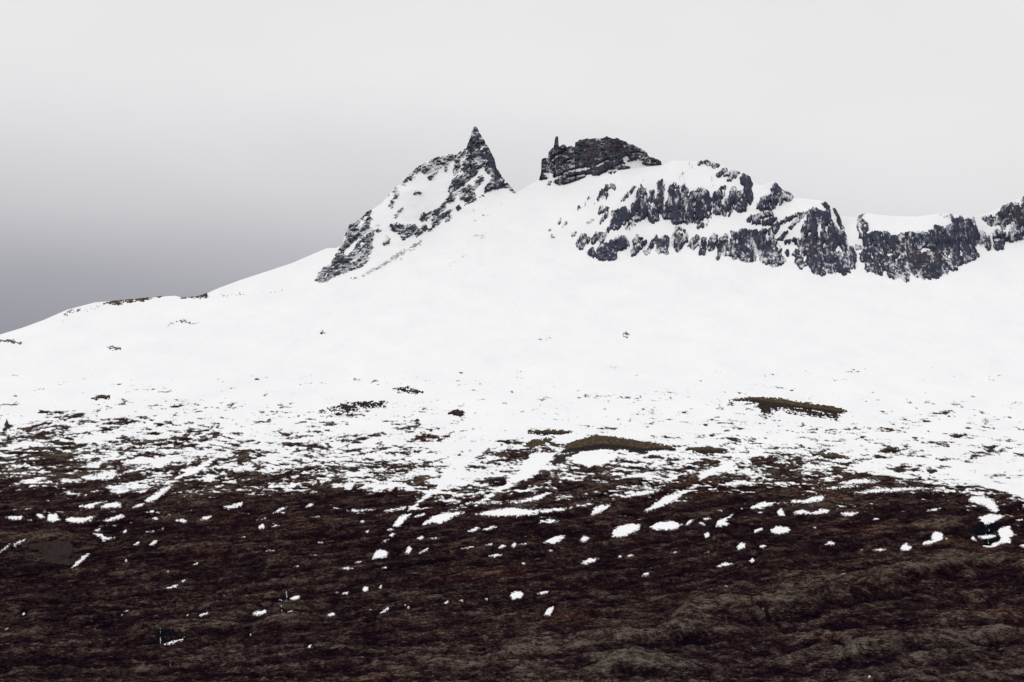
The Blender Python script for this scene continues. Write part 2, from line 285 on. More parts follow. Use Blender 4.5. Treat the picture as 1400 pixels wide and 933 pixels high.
CLIFF_SNOW = [('F', "640,440 662,440 662,490 640,542 628,500"), ('F', "778,650 782,625 802,606 800,625 785,662"), ('F', "525,560 575,512 580,520 530,570"), ('F', "690,490 720,440 725,455 700,500"),
 ('F', "270,640 310,600 320,610 280,650"), ('G', "840,568 890,535 940,548 965,566 900,572 870,585"), ('G', "580,668 620,620 655,570 662,580 630,635 590,680"), ('G', "480,610 540,598 548,610 500,620"),
 ('H', "755,365 790,330 792,370 770,440 752,460"), ('H', "605,350 618,350 625,440 620,520 628,565 612,560 608,450"), ('H', "640,488 700,470 705,492 650,498"), ('E', "400,620 430,622 446,640 440,700 425,690 432,648"), ('D', "880,405 915,400 925,425 890,425"),
 ('F', "240,130 268,105 285,112 262,150 255,198 210,215 215,170"), ('F', "185,412 250,385 262,392 205,420"), ('G', "240,292 270,285 262,300 235,312"), ('G', "215,255 235,262 238,275 210,268"), ('E', "725,285 748,275 760,300 745,310"),
 ('F', "660,290 672,300 690,340 640,328 600,310 640,300")]

# ------------------------------------------------------------------ survey of the bare knolls: (name, label, cat, material, sheet, outline, share under snow, height)
KNOLLS = [
 ('grassy_knoll', 'long thin olive crested knoll rising from the snow, farthest right of the knolls', 'knoll', 'turf', 'N', "225,139 300,133 340,129 440,141 560,157 640,171 688,184 655,193 560,181 470,168 400,158 340,147 290,142", .10, 1.6),
 ('rocky_bank', 'mottled dark bank streaked with snow under the long olive crested knoll', 'bank', 'heather', 'N', "330,148 440,158 480,172 560,182 650,190 668,205 655,220 620,220 600,208 560,202 470,192 430,178 400,194 372,211 345,198 365,175", .52, 1.0),
 ('grassy_knoll', 'smooth brown crescent shaped knoll with snow at its foot', 'knoll', 'turf', 'M', "958,350 985,318 1040,298 1100,287 1180,292 1280,312 1380,326 1405,336 1280,347 1200,337 1110,335 1020,347", .03, 3.5),
 ('grassy_knoll', 'narrow olive grass hump above and beside the crescent knoll', 'knoll', 'turf', 'M', "825,265 900,258 998,267 950,276 880,276", .05, 1.5),
 ('grassy_knoll', 'ragged brown grass strip just under the narrow olive hump', 'knoll', 'turf', 'M', "805,316 850,300 925,288 890,307 850,322", .3, 1.0),
 ('grassy_knoll', 'tiny brown cone shaped mound alone on the snow at the far left', 'knoll', 'turf', 'L', "385,80 408,70 430,63 455,71 445,79", .1, 2.0),
 ('grassy_knoll', 'small dark mound highest on the plain snow, above the streaky bare strip', 'knoll', 'heather', 'M', "290,95 340,88 392,99 400,110 378,118 340,106 310,112", .5, 1.2),
 ('grassy_knoll', 'wide streaky bare strip below the highest small mound', 'knoll', 'heather', 'M', "-10,186 60,166 150,150 262,147 255,170 150,182 50,190", .62, 1.2),
 ('grassy_knoll', 'little dark round mound between the streaky strip and the olive hump', 'knoll', 'heather', 'M', "505,192 530,181 568,190 555,204 535,200", .25, 1.2),
 ('grassy_knoll', 'brown bare top of the low ridge on the left skyline', 'knoll', 'turf', 'O', "142,416 165,410 190,406.5 224,403.5 218,407 200,409.5 190,413 172,414 160,417", .42, 1.0),
 ('grassy_knoll', 'thin bare strip in the dip of the left skyline', 'knoll', 'turf', 'O', "247,409 258,405 272,404.5 282,400 282,406 262,408", .2, .8),
 ('grassy_knoll', 'flat dark hump at the upper edge of the heath, right of the crescent knoll', 'knoll', 'turf', 'N', "55,336 130,329 215,340 160,347 100,347", .15, 1.6),
 ('grassy_knoll', 'thin dark crest line at the right end of the heath edge', 'knoll', 'turf', 'N', "555,356 640,356 705,371 660,374 590,364", .2, 1.2),
 ('rock_outcrop', 'small dark bank under the left tip of the crescent knoll', 'rock outcrop', 'heather', 'M', "938,368 972,361 968,376 950,386 930,398 925,394", .15, 1.0),
 ('rock_outcrop', 'small dark square edged rock in the snow dip at the right', 'rock outcrop', 'dark_rock', 'N', "1017,419 1052,418 1042,426 1024,431", .0, .5),
 ('rock_outcrop', 'black pointed rock at the left edge of the picture', 'rock outcrop', 'dark_rock', 'O', "7.5,586 9.5,576.5 11,584 8,588 4.5,591", .0, 3.0),
 ('rock_outcrop', 'arc of grey stones on the upper left snow slope', 'rock outcrop', 'grey_stone', 'O', "226,448 236,440 246,437 256,440 269,442 266,446 252,444 240,443 230,449", .74, 1.2),
 ('rock_outcrop', 'faint line of stones on the far left edge of the snow slope', 'rock outcrop', 'grey_stone', 'O', "0,466 15,466 30,470 28,471 12,468 0,468", .3, .8),
 ('rock_outcrop', 'tiny stone V below the arc of grey stones', 'rock outcrop', 'grey_stone', 'O', "147,475 155,474.5 163,477 156,479 150,478", .45, .8),
 ('rock_outcrop', 'thin grey line of stones below the far snow hill', 'rock outcrop', 'grey_stone', 'O', "284,406.4 310,405 340,402.4 384,398.6 384,399.6 345,403.6 310,406.2", .74, .6),
 ('rock_outcrop', 'broken stones under the bare top of the left ridge', 'rock outcrop', 'grey_stone', 'O', "82,437 92,427 105,422 140,417 150,420 120,426 100,430 92,438", .86, .8),
 ('rock_outcrop', 'single dark stone in the middle of the wide snow slope', 'rock outcrop', 'dark_rock', 'O', "438,456.5 441,454.5 444,456.5", .0, .8),
 ('rock_outcrop', 'pair of faint stones on the wide snow below the ribs', 'rock outcrop', 'grey_stone', 'O', "852,459 856,455 860,459 857,462", .5, .8),
 ('rock_outcrop', 'flat string of pebbles on the snow above the olive hump', 'rock outcrop', 'grey_stone', 'O', "724,466 740,463 758,460 764,461 745,464.5 730,467", .8, .6),
 ('gravel_mound', 'bare grey gravel mound on the dark heath at lower left', 'mound', 'gravel', 'P', "118,195 160,180 205,174 270,180 315,203 300,232 242,246 180,226 128,215", .0, 2.2),
]

# ------------------------------------------------------------------ survey of the snow patches on the heath: (sheet, outline, label or None)
FLECK = None
PATCHES = [
 ('M', "240,582 340,560 332,573 260,586", 'flat snow tongue at the bottom end of the long snow gully'),
 ('M', "278,642 310,600 362,590 340,611 310,643", 'ragged snow patch just below the end of the snow gully'),
 ('M', "365,602 410,589 418,595 385,608", 'small snow patch right beside the end of the snow gully'),
 ('M', "393,642 430,608 480,588 582,583 520,611 470,633 440,627", 'long forked snow strip slanting above the middle of the heath'),
 ('M', "605,597 680,574 760,566 850,578 978,567 970,581 880,587 800,600 700,602", 'longest thin snow band lying across the upper middle heath'),
 ('M', "198,772 215,740 240,730 267,745 257,762 225,770", 'blocky snow patch with a tail on the upper left middle heath'),
 ('M', "328,747 345,718 362,727 350,748", 'short upright snow patch right of the blocky tailed one'),
 ('M', "376,691 400,679 412,688 390,699", 'small rounded snow patch above the short upright one'),
 ('M', "383,747 425,724 427,733 395,749", 'thin slanting snow sliver under the small rounded patch'),
 ('M', "882,711 900,695 930,678 972,673 967,691 925,717 900,709", 'ragged slanting snow patch left of the two big white ones'),
 ('M', "1026,697 1045,678 1075,688 1045,704", 'small snow patch between the ragged slanting one and the biggest one'),
 ('M', "1156,662 1185,640 1240,629 1272,638 1267,661 1200,684 1160,684", 'biggest bright snow patch in the middle of the dark heath'),
 ('M', "1303,646 1350,624 1400,620 1444,640 1400,660 1330,660", 'broad oval snow patch next to the biggest one'),
 ('M', "1028,791 1060,769 1107,767 1090,783 1045,794", 'low snow strip down a dark stream line below the biggest patch'),
 ('M', "576,662 620,643 634,649 600,667", FLECK), ('M', "636,656 680,640 702,645 660,657", FLECK),
 ('M', "663,761 690,751 735,755 690,764", 'thin flat snow strip in the centre of the heath'),
 ('M', "753,721 765,706 780,711 768,727", 'stubby snow patch in the row above the thin flat strip'),
 ('M', "783,713 815,707 820,714 800,718", FLECK), ('M', "703,726 720,714 737,720 715,732", FLECK), ('M', "648,716 680,711 682,718 665,720", FLECK),
 ('M', "552,733 605,721 608,729 560,735", FLECK), ('M', "1068,602 1085,570 1110,558 1162,556 1122,581 1085,598", 'hooked snow patch above the biggest one'),
 ('M', "860,623 905,613 955,620 910,630", 'flat snow strip below the longest thin band'), ('M', "1178,763 1190,755 1199,763 1188,768", FLECK), ('M', "1213,760 1235,750 1244,758 1225,764", FLECK),
 ('M', "1200,521 1290,498 1362,498 1300,517 1230,527", 'flat snow strip at the heath edge under the crescent knoll'), ('M', "1283,583 1330,545 1370,520 1420,505 1440,520 1400,545 1340,568 1300,584", 'long snow chute running down beside the oval patch'),
 ('M', "150,625 165,618 172,628 160,632", FLECK), ('M', "172,662 186,655 190,664 178,668", FLECK), ('M', "158,688 170,682 175,688", FLECK), ('M', "186,575 205,573 215,577 190,579", FLECK), ('M', "90,580 120,575 190,574 195,577 120,583", 'thin dashed snow line left of the snow gully end'),
 ('M', "255,658 275,650 290,655 270,663", FLECK), ('M', "265,680 280,668 298,672 280,684", FLECK), ('M', "235,705 255,693 270,695 250,704", FLECK), ('M', "122,785 150,779 165,782 140,790", FLECK), ('M', "75,812 105,806 130,812 100,817", FLECK), ('M', "432,690 455,685 462,691 445,694", FLECK),
 ('M', "900,738 910,733 922,738 910,742", FLECK), ('M', "545,560 600,540 700,545 730,548 680,552 600,550", 'pale snow streak above the longest thin band'), ('M', "740,545 830,530 900,505 920,510 860,540 780,552", 'tapering snow streak right under the heather tongue'),
 ('N', "458,546 485,538 520,540 570,519 608,518 600,541 540,552 480,552", 'wide snow strip on the upper right heath, highest of its row'),
 ('N', "295,572 350,544 415,548 370,566 332,574", 'flat fish shaped snow patch left of the highest wide strip'),
 ('N', "467,591 510,574 550,585 600,571 640,582 600,594 520,594", 'long crown edged snow strip below the highest wide strip'),
 ('N', "413,591 420,575 435,570 444,588 450,599 425,602", 'small hooked snow patch left of the long crown edged strip'),
 ('N', "665,591 700,584 743,585 715,602 690,602", 'flat snow patch right of the long crown edged strip'),
 ('N', "167,642 180,620 215,609 243,588 238,600 210,625 230,635 190,644", 'lightning shaped snow patch below the fish shaped one'),
 ('N', "387,656 410,641 462,643 470,660 430,674 393,669", 'rounded white snow patch in open heath right of centre'),
 ('N', "47,637 70,614 84,621 60,642", FLECK), ('N', "122,674 140,663 150,685 128,694", 'small square snow patch under the lightning shaped one'),
 ('N', "252,727 268,710 291,711 287,732 262,737", 'stubby snow patch below the rounded one'), ('N', "343,727 360,713 376,725 355,734", 'small snow patch right of the stubby one'),
 ('N', "602,716 625,701 648,708 642,719", 'small oval snow patch lying level right of the rounded one'), ('N', "790,740 830,731 854,738 825,747", 'thin flat snow patch left of the star shaped one'),
 ('N', "745,737 757,734 758,740", FLECK), ('N', "905,736 915,720 932,710 938,722 956,730 942,747 915,744", 'star shaped snow patch left of the kidney shaped one'),
 ('N', "992,721 1010,707 1035,700 1028,684 1045,666 1077,674 1081,695 1060,712 1030,725 1003,728", 'kidney shaped snow patch beside the orange bare earth'),
 ('N', "1187,701 1195,683 1218,714", 'small snow wedge left of the waterfall gorge'),
 ('N', "1232,735 1260,736 1310,700 1293,670 1298,653 1344,638 1348,660 1368,680 1343,690 1353,715 1310,728 1270,752 1245,757", 'large ragged snowdrift wrapped round the right side of the waterfall gorge'),
 ('N', "1212,690 1250,684 1292,679 1284,696 1240,707", 'snow ledge crossing the waterfall gorge'),
 ('N', "1217,605 1270,590 1334,600 1290,621 1250,637 1235,632", 'fan shaped snow patch on the lip of the waterfall'),
 ('N', "1172,541 1200,518 1262,528 1284,545 1304,580 1285,587 1240,562", 'upper ragged snow patch above the lip of the waterfall'),
 ('N', "1376,737 1402,720 1440,725 1420,740", 'small snow patch cut by the right edge of the picture'),
 ('N', "172,804 210,787 243,795 210,806 185,810", 'flat snow patch below a rust tinted heath spot'), ('N', "303,781 318,768 328,782 312,794", 'small round snow spot right of the flat patch below the rust tinted heath'),
 ('N', "322,656 355,649 363,657 345,664 325,672", 'small ragged snow patch left of the rounded one'), ('N', "117,612 140,606 157,612 130,622", FLECK), ('N', "98,630 112,625 135,640 120,642", FLECK),
 ('N', "715,511 800,494 900,489 1005,484 970,498 860,506 760,514", 'long thin snow line along the upper right heath'), ('N', "575,491 700,478 768,485 650,492", 'thin snow line above the highest wide strip'),
 ('N', "645,471 740,449 838,462 760,472 690,477", 'snow strip below the dark crest line at the heath edge'), ('N', "1008,585 1040,573 1072,570 1050,584", FLECK), ('N', "555,648 568,643 573,651", FLECK), ('N', "1085,700 1092,694 1096,702 1089,708", FLECK),
 ('N', "0,655 20,645 25,652 8,660", FLECK), ('N', "-20,750 10,742 18,748", FLECK), ('N', "120,746 145,742 146,748", FLECK), ('N', "1365,618 1390,612 1400,618 1375,622", FLECK),
 ('L', "22,572 60,565 98,567 87,581 50,585", 'flat snow patch lowest at the left, first of the row of four'), ('L', "148,560 165,554 192,570 165,578", 'small snow patch second in the left row of four'),
 ('L', "195,587 198,560 235,553 243,570 259,580 225,588", 'boot shaped snow patch third in the left row of four'), ('L', "268,581 285,567 350,571 400,564 382,581 340,594 290,592", 'long bar of snow ending the left row of four'),
 ('L', "320,525 390,510 452,504 400,521 380,539", 'slanting snow strip above the left row of four'), ('L', "412,531 450,515 490,508 513,530 450,539", 'rounded snow strip right of the slanting one above the row of four'),
 ('L', "420,587 475,570 500,556 523,570 460,587", 'slanting snow strip right of the left row of four'), ('L', "600,503 640,475 700,438 724,438 680,477 650,502 615,513", 'long snow streak down a gully on the left of the heath edge'),
 ('L', "545,537 575,518 602,513 592,530", 'small slanting snow patch at the foot of the left gully streak'), ('L', "925,527 970,518 1014,506 1003,526 950,539", 'slanting snow patch at the heath edge left of the snow gully'),
 ('L', "1127,557 1160,535 1198,523 1172,547", 'thin slanting snow sliver left of the snow gully'), ('L', "722,586 755,579 784,582 770,595", 'small bar shaped snow patch on the left heath'),
 ('L', "827,582 850,566 888,563 862,582", 'small slanting snow patch right of the bar shaped one'), ('L', "630,577 648,570 662,578 650,586", FLECK), ('L', "110,581 130,577 134,586", FLECK),
 ('L', "383,640 420,636 440,655 483,652 425,672 428,658", 'zigzag snow patch above the grey gravel mound'), ('L', "389,623 415,613 420,620 405,629", FLECK), ('L', "553,691 575,671 584,680 565,692", FLECK),
 ('L', "617,692 640,669 658,671 642,692", FLECK), ('L', "507,632 525,615 530,628 515,640", FLECK), ('L', "297,783 320,755 345,733 378,723 347,752 315,777", 'narrow snow streak beside the grey gravel mound'),
 ('L', "-8,722 20,698 44,687 12,717", 'narrow snow streak at the left edge above the gravel mound'), ('L', "52,692 90,679 116,673 87,690 60,699", 'short snow bar right of the streak at the left edge'),
 ('L', "1069,617 1088,596 1104,605 1097,622", FLECK), ('L', "1127,612 1150,601 1165,608 1140,614", FLECK), ('L', "1083,578 1105,571 1108,577", FLECK), ('L', "1267,532 1285,514 1311,511 1292,530", FLECK),
 ('L', "1278,574 1330,567 1332,572", FLECK), ('L', "998,656 1022,651 1020,658", FLECK), ('L', "1102,717 1120,706 1128,712", FLECK), ('L', "1126,713 1145,707 1140,716", FLECK), ('L', "1315,675 1345,671 1342,677", FLECK), ('L', "798,769 830,757 822,768", FLECK),
 ('L', "605,630 640,626 642,631 612,634", FLECK), ('L', "655,625 680,612 684,618", FLECK), ('L', "1290,730 1325,727 1320,733", FLECK), ('L', "305,700 325,707 310,711", FLECK), ('L', "1220,780 1240,772 1244,778", FLECK),
 ('P', "692,349 720,335 742,329 740,340 705,352", 'thin snow stroke alone on the lower left heath'), ('P', "746,323 760,311 774,309 765,320", FLECK), ('P', "518,232 526,228 532,235 522,243", FLECK),
 ('P', "676,580 720,566 768,556 764,567 700,582", 'thin snow stroke lowest on the left, lying in a dark hollow'), ('P', "825,474 838,458 870,450 862,466 838,477", 'small slanting snow patch beside a tiny fleck low on the left heath'), ('P', "1042,465 1065,449 1110,440 1108,456 1080,469", 'oval snow patch low left of the little waterfalls'),
 ('P', "1202,392 1225,379 1253,379 1242,394 1215,399", 'snow patch on the lip of the upper little waterfall'), ('P', "1156,396 1165,392 1175,401", FLECK), ('P', "1192,463 1220,448 1213,460 1200,466", FLECK), ('P', "1354,463 1375,450 1398,454 1382,467", 'small ragged snow patch right of the little waterfalls'),
 ('P', "88,464 103,456 104,462 96,468", FLECK), ('P', "20,524 33,513 37,518 30,527", FLECK), ('P', "512,449 524,444 538,446 525,451", FLECK), ('P', "498,468 508,462 512,467", FLECK), ('P', "492,501 500,494 505,497", FLECK), ('P', "776,474 779,460 787,460 784,474", FLECK),
 ('P', "1276,598 1290,590 1300,587 1292,602", FLECK), ('P', "1038,552 1042,542 1047,550", FLECK), ('P', "926,385 932,378 938,384", FLECK), ('P', "690,282 702,276 704,280", FLECK),
 ('Q', "105,352 118,336 134,345 131,362 115,369", 'chunky square snow patch in the lower middle heath'), ('Q', "175,345 188,330 191,345 180,350", FLECK), ('Q', "17,372 35,362 50,361 46,374", FLECK), ('Q', "180,455 215,430 219,438 195,456", FLECK), ('Q', "-5,365 5,358 10,368", FLECK),
 ('Q', "444,424 463,400 471,407 458,428", 'small leaning snow patch left of the bright oval one'), ('Q', "510,409 520,402 531,402 525,412", FLECK), ('Q', "611,399 632,392 628,407", FLECK), ('Q', "719,386 730,368 765,363 781,377 768,394 735,399", 'bright oval snow patch low in the middle of the heath'),
 ('Q', "832,377 850,366 885,361 880,377 855,380", 'small snow patch just right of the bright oval one'), ('Q', "862,464 876,440 905,430 902,450 888,469 875,466", 'comma shaped snow patch below and right of the bright oval one'), ('Q', "768,247 778,241 789,247 778,253", FLECK), ('Q', "1267,299 1280,283 1305,282 1297,297", FLECK),
 ('Q', "185,267 200,257 213,257 205,266", FLECK), ('Q', "132,441 148,435 146,442", FLECK), ('Q', "280,422 290,418 288,428", FLECK), ('Q', "292,436 302,430 306,438", FLECK),
 ('R', "200,337 210,331 220,337", FLECK), ('R', "348,443 356,437 368,443", FLECK), ('R', "775,692 782,680 792,691", 'tiny white speck nearest the bottom edge, right of centre'), ('R', "660,308 680,299 694,296 682,305", FLECK),
]

# ------------------------------------------------------------------ materials
def mat(name):
    m = bpy.data.materials.new(name); m.use_nodes = True
    nt = m.node_tree; nt.nodes.clear()
    out = nt.nodes.new("ShaderNodeOutputMaterial"); b = nt.nodes.new("ShaderNodeBsdfPrincipled")
    nt.links.new(b.outputs[0], out.inputs[0]); b.inputs['Roughness'].default_value = 1.0; b.inputs['Specular IOR Level'].default_value = 0.0
    return m, nt, b
class NT:
    def __init__(s, nt):
        s.nt = nt; s.pos = nt.nodes.new("ShaderNodeNewGeometry").outputs['Position']
    def link(s, a, b): s.nt.links.new(a, b)
    def noise(s, scale, detail=4, rough=.55, loc=(0, 0, 0), rot=(0, 0, 0), dist=0.0):
        mp = s.nt.nodes.new("ShaderNodeMapping"); mp.inputs['Scale'].default_value = scale; mp.inputs['Location'].default_value = loc
        mp.inputs['Rotation'].default_value = rot
        s.link(s.pos, mp.inputs[0]); n = s.nt.nodes.new("ShaderNodeTexNoise"); s.link(mp.outputs[0], n.inputs[0])
        n.inputs['Scale'].default_value = 1.0; n.inputs['Detail'].default_value = detail; n.inputs['Roughness'].default_value = rough
        n.inputs['Distortion'].default_value = dist
        return n.outputs[0]
    def folds(s, along, across, ang, detail=5, rough=.6):
        mp = s.nt.nodes.new("ShaderNodeMapping"); mp.vector_type = 'TEXTURE'; mp.inputs['Scale'].default_value = (along, across, along)
        mp.inputs['Rotation'].default_value = (0, 0, ang)
        s.link(s.pos, mp.inputs[0]); n = s.nt.nodes.new("ShaderNodeTexNoise"); s.link(mp.outputs[0], n.inputs[0])
        n.inputs['Scale'].default_value = 1.0; n.inputs['Detail'].default_value = detail; n.inputs['Roughness'].default_value = rough
        return n.outputs[0]
    def ramp(s, fac, stops):
        r = s.nt.nodes.new("ShaderNodeValToRGB"); s.link(fac, r.inputs[0]); el = r.color_ramp.elements
        el[0].position, el[0].color = stops[0][0], (*stops[0][1], 1); el[1].position, el[1].color = stops[-1][0], (*stops[-1][1], 1)
        for p, c in stops[1:-1]:
            e = el.new(p); e.color = (*c, 1)
        return r.outputs[0]
    def mix(s, fac, a, b, mode='MIX'):
        m = s.nt.nodes.new("ShaderNodeMix"); m.data_type = 'RGBA'; m.blend_type = mode
        for sock, x in ((m.inputs[0], fac), (m.inputs[6], a), (m.inputs[7], b)):
            if isinstance(x, (int, float)): sock.default_value = x
            elif isinstance(x, tuple): sock.default_value = (*x, 1)
            else: s.link(x, sock)
        return m.outputs[2]
    def math(s, op, a, b, clamp=False):
        m = s.nt.nodes.new("ShaderNodeMath"); m.operation = op; m.use_clamp = clamp
        for i, x in enumerate((a, b)):
            if isinstance(x, (int, float)): m.inputs[i].default_value = x
            else: s.link(x, m.inputs[i])
        return m.outputs[0]
    def step(s, x, a, b):
        m = s.nt.nodes.new("ShaderNodeMapRange"); m.interpolation_type = 'SMOOTHSTEP'; s.link(x, m.inputs[0])
        m.inputs[1].default_value = a; m.inputs[2].default_value = b
        return m.outputs[0]
    def attr(s, name):
        a = s.nt.nodes.new("ShaderNodeAttribute"); a.attribute_name = name; return a.outputs['Fac']
    def bump(s, b, h, strength, dist):
        n = s.nt.nodes.new("ShaderNodeBump"); n.inputs['Strength'].default_value = strength; n.inputs['Distance'].default_value = dist
        s.link(h, n.inputs['Height']); s.link(n.outputs[0], b.inputs['Normal'])

def make_snow(name='snow', thin=False):
    m, nt, b = mat(name); k = NT(nt)
    n = k.noise((.02, .006, .02), 5, .6)
    c = k.ramp(n, [(.3, (.765, .768, .783)), (.7, (.82, .82, .826))])
    if thin:      # stalks and tussocks poke through where the snow is thin
        f = k.noise((.9, .11, .9), 4, .75, loc=(3, 5, 0)); q = k.noise((.05, .02, .05), 3, .5)
        cov = k.math('ADD', k.math('SUBTRACT', k.attr('depth'), k.math('MULTIPLY', k.math('SUBTRACT', f, .36), 2.4)), k.math('MULTIPLY', k.math('SUBTRACT', q, .5), .5))
        c = k.mix(k.step(cov, -.25, .25), (.055, .042, .036), c)
    k.link(c, b.inputs['Base Color'])
    h = k.noise((.06, .02, .06), 6, .6, rot=(0, 0, .4))
    k.bump(b, h, .5, 4.0)
    return m
def make_rock(name, dark, mid, red, frost, rot=0.0, scl=(.27, .10, .075)):
    m, nt, b = mat(name); k = NT(nt)
    n = k.noise((.11, .05, .06), 6, .7, rot=(0, rot, 0))
    c = k.ramp(n, [(.30, dark), (.66, mid)])
    r = k.noise((.02, .02, .014), 3, .5, loc=(5, 2, 8))
    c = k.mix(k.math('MULTIPLY', k.step(r, .52, .70), .6), c, red)
    f = k.noise(scl, 5, .72, loc=(9, 1, 3), rot=(0, rot, 0))
    nz = nt.nodes.new("ShaderNodeSeparateXYZ"); k.link(nt.nodes.new("ShaderNodeNewGeometry").outputs['Normal'], nz.inputs[0])
    g = k.noise((.055, .03, .036), 4, .6, loc=(2, 7, 1), rot=(0, rot, 0))
    f = k.math('ADD', f, k.math('ADD', k.math('MULTIPLY', k.math('SUBTRACT', nz.outputs[2], .28), .13), k.math('MULTIPLY', k.math('SUBTRACT', g, .53), .62)))
    d = k.math('SUBTRACT', f, k.attr('dust'))
    c = k.mix(k.math('MULTIPLY', k.step(d, -.09, .10), frost), c, (.70, .71, .73))
    k.link(c, b.inputs['Base Color'])
    k.bump(b, k.noise((.35, .35, .2), 6, .7), .6, 1.5)
    return m
def make_heath():
    m, nt, b = mat("heath"); k = NT(nt)
    # heather and moss: dark gaps and lit crests are also put into the colour ('crest' is the height over the surroundings)
    crest = k.attr('crest')
    a1 = k.noise((.018, .0085, .018), 6, .65, rot=(0, 0, .25))
    a2 = k.noise((.11, .034, .11), 8, .72, loc=(7, 3, 0), rot=(0, 0, -.15), dist=.6)
    a3 = k.noise((.55, .10, .55), 6, .8, loc=(1, 9, 0))
    a4 = k.folds(120.0, 17.0, math.radians(62)); a5 = k.folds(40.0, 5.0, math.radians(66))
    a1 = k.math('ADD', k.math('MULTIPLY', a1, .4), k.math('ADD', k.math('MULTIPLY', a4, .55), k.math('SUBTRACT', k.math('MULTIPLY', a5, .45), .2)))
    t = k.math('ADD', k.math('ADD', k.math('MULTIPLY', a1, .95), k.math('MULTIPLY', a2, 1.15)), k.math('MULTIPLY', a3, 1.0))
    near = k.attr('near')
    t = k.math('ADD', k.math('MULTIPLY', k.math('SUBTRACT', t, 1.55), 1.85), k.math('MULTIPLY', crest, k.math('ADD', k.math('MULTIPLY', near, .05), .11)))
    t = k.math('ADD', t, k.math('ADD', k.math('MULTIPLY', near, .10), .36))
    t = k.math('ADD', t, k.math('ADD', k.math('ADD', k.attr('tint'), k.math('MULTIPLY', k.attr('pale'), .26)), k.math('MULTIPLY', k.attr('dry'), .25)))
    c = k.ramp(t, [(.08, (.0055, .0028, .0056)), (.36, (.0150, .0076, .0094)), (.56, (.030, .0175, .0155)), (.76, (.060, .0425, .034)), (1.0, (.110, .088, .070))])
    # rust red heather and olive grass tints
    rr = k.noise((.010, .004, .010), 5, .6, loc=(4, 4, 0))
    c = k.mix(k.math('MULTIPLY', k.step(rr, .54, .72), .55), c, k.mix(1.0, c, (1.55, .92, .72), 'MULTIPLY'))
    gg = k.noise((.012, .005, .012), 4, .6, loc=(14, 8, 0))
    c = k.mix(k.math('MULTIPLY', k.step(gg, .52, .68), .5), c, k.mix(1.0, c, (.92, 1.02, .98), 'MULTIPLY'))
    c = k.mix(k.math('MULTIPLY', near, .55), c, k.mix(1.0, c, (.96, 1.02, 1.12), 'MULTIPLY'))
    soil = k.attr('soil')
    c = k.mix(k.step(k.math('ADD', soil, k.math('MULTIPLY', k.math('SUBTRACT', a2, .5), 1.2)), .35, 1.1), c, (.060, .032, .017))
    k.link(c, b.inputs['Base Color'])
    k.bump(b, k.math('ADD', k.math('MULTIPLY', a3, .5), a2), .8, 1.2)
    return m
def make_turf(name, stops):
    m, nt, b = mat(name); k = NT(nt)
    n = k.noise((.30, .07, .3), 6, .7); c = k.ramp(n, stops)
    p = k.noise((.5, .07, .5), 5, .7, loc=(3, 3, 3))
    shade_col = k.ramp(p, [(.3, (.012, .009, .010)), (.66, (.038, .031, .030))])      # shaded front of a knoll, painted into its colour
    c = k.mix(k.step(k.math('ADD', k.attr('front_shade'), k.math('MULTIPLY', k.math('SUBTRACT', p, .5), 1.6)), .35, .65), c, shade_col)
    k.link(c, b.inputs['Base Color'])
    k.bump(b, n, .7, 1.0)
    return m
def make_water():
    m, nt, b = mat("water"); k = NT(nt)
    n = k.noise((.5, .15, .9), 4, .6)
    k.link(k.ramp(n, [(.4, (.02, .03, .04)), (.66, (.30, .36, .42))]), b.inputs['Base Color'])
    b.inputs['Roughness'].default_value = .25; b.inputs['Specular IOR Level'].default_value = .5
    return m
M = dict(snow=make_snow(), thin_snow=make_snow('thin_snow', True), heath=make_heath(),
         rock=make_rock("dark_basalt", (.028, .031, .048), (.062, .067, .096), (.058, .048, .057), .85),  # distance haze put into the colour: far rock tones lifted and blued
         horn=make_rock("tilted_basalt", (.042, .046, .064), (.076, .081, .106), (.062, .056, .068), .85, .75, (.10, .1, .24)),  # lifted further, for the haze in front of the horn
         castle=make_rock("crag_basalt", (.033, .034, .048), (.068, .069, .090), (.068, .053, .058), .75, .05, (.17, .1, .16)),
         scree=make_rock("scree", (.15, .15, .16), (.30, .30, .31), (.2, .19, .18), .9, .6, (.15, .15, .3)),
         grey_stone=make_rock("grey_stone", (.075, .075, .08), (.17, .168, .17), (.12, .11, .10), .3),
         dark_rock=make_rock("stone", (.020, .020, .026), (.045, .043, .048), (.05, .04, .035), .25),
         shaded_wet_rock=make_rock("shaded_wet_rock", (.0020, .0024, .0036), (.0060, .0065, .0095), (.006, .005, .005), .05),  # near black: shade of the cut and hollows put into the colour
         turf=make_turf("dry_turf", [(.28, (.024, .017, .014)), (.5, (.062, .046, .030)), (.72, (.125, .100, .062))]),
         heather=make_turf("dark_heather", [(.3, (.014, .011, .013)), (.55, (.036, .028, .026)), (.8, (.07, .055, .042))]),
         gravel=make_turf("grey_gravel", [(.3, (.020, .0145, .014)), (.7, (.042, .032, .030))]),
         water=make_water())

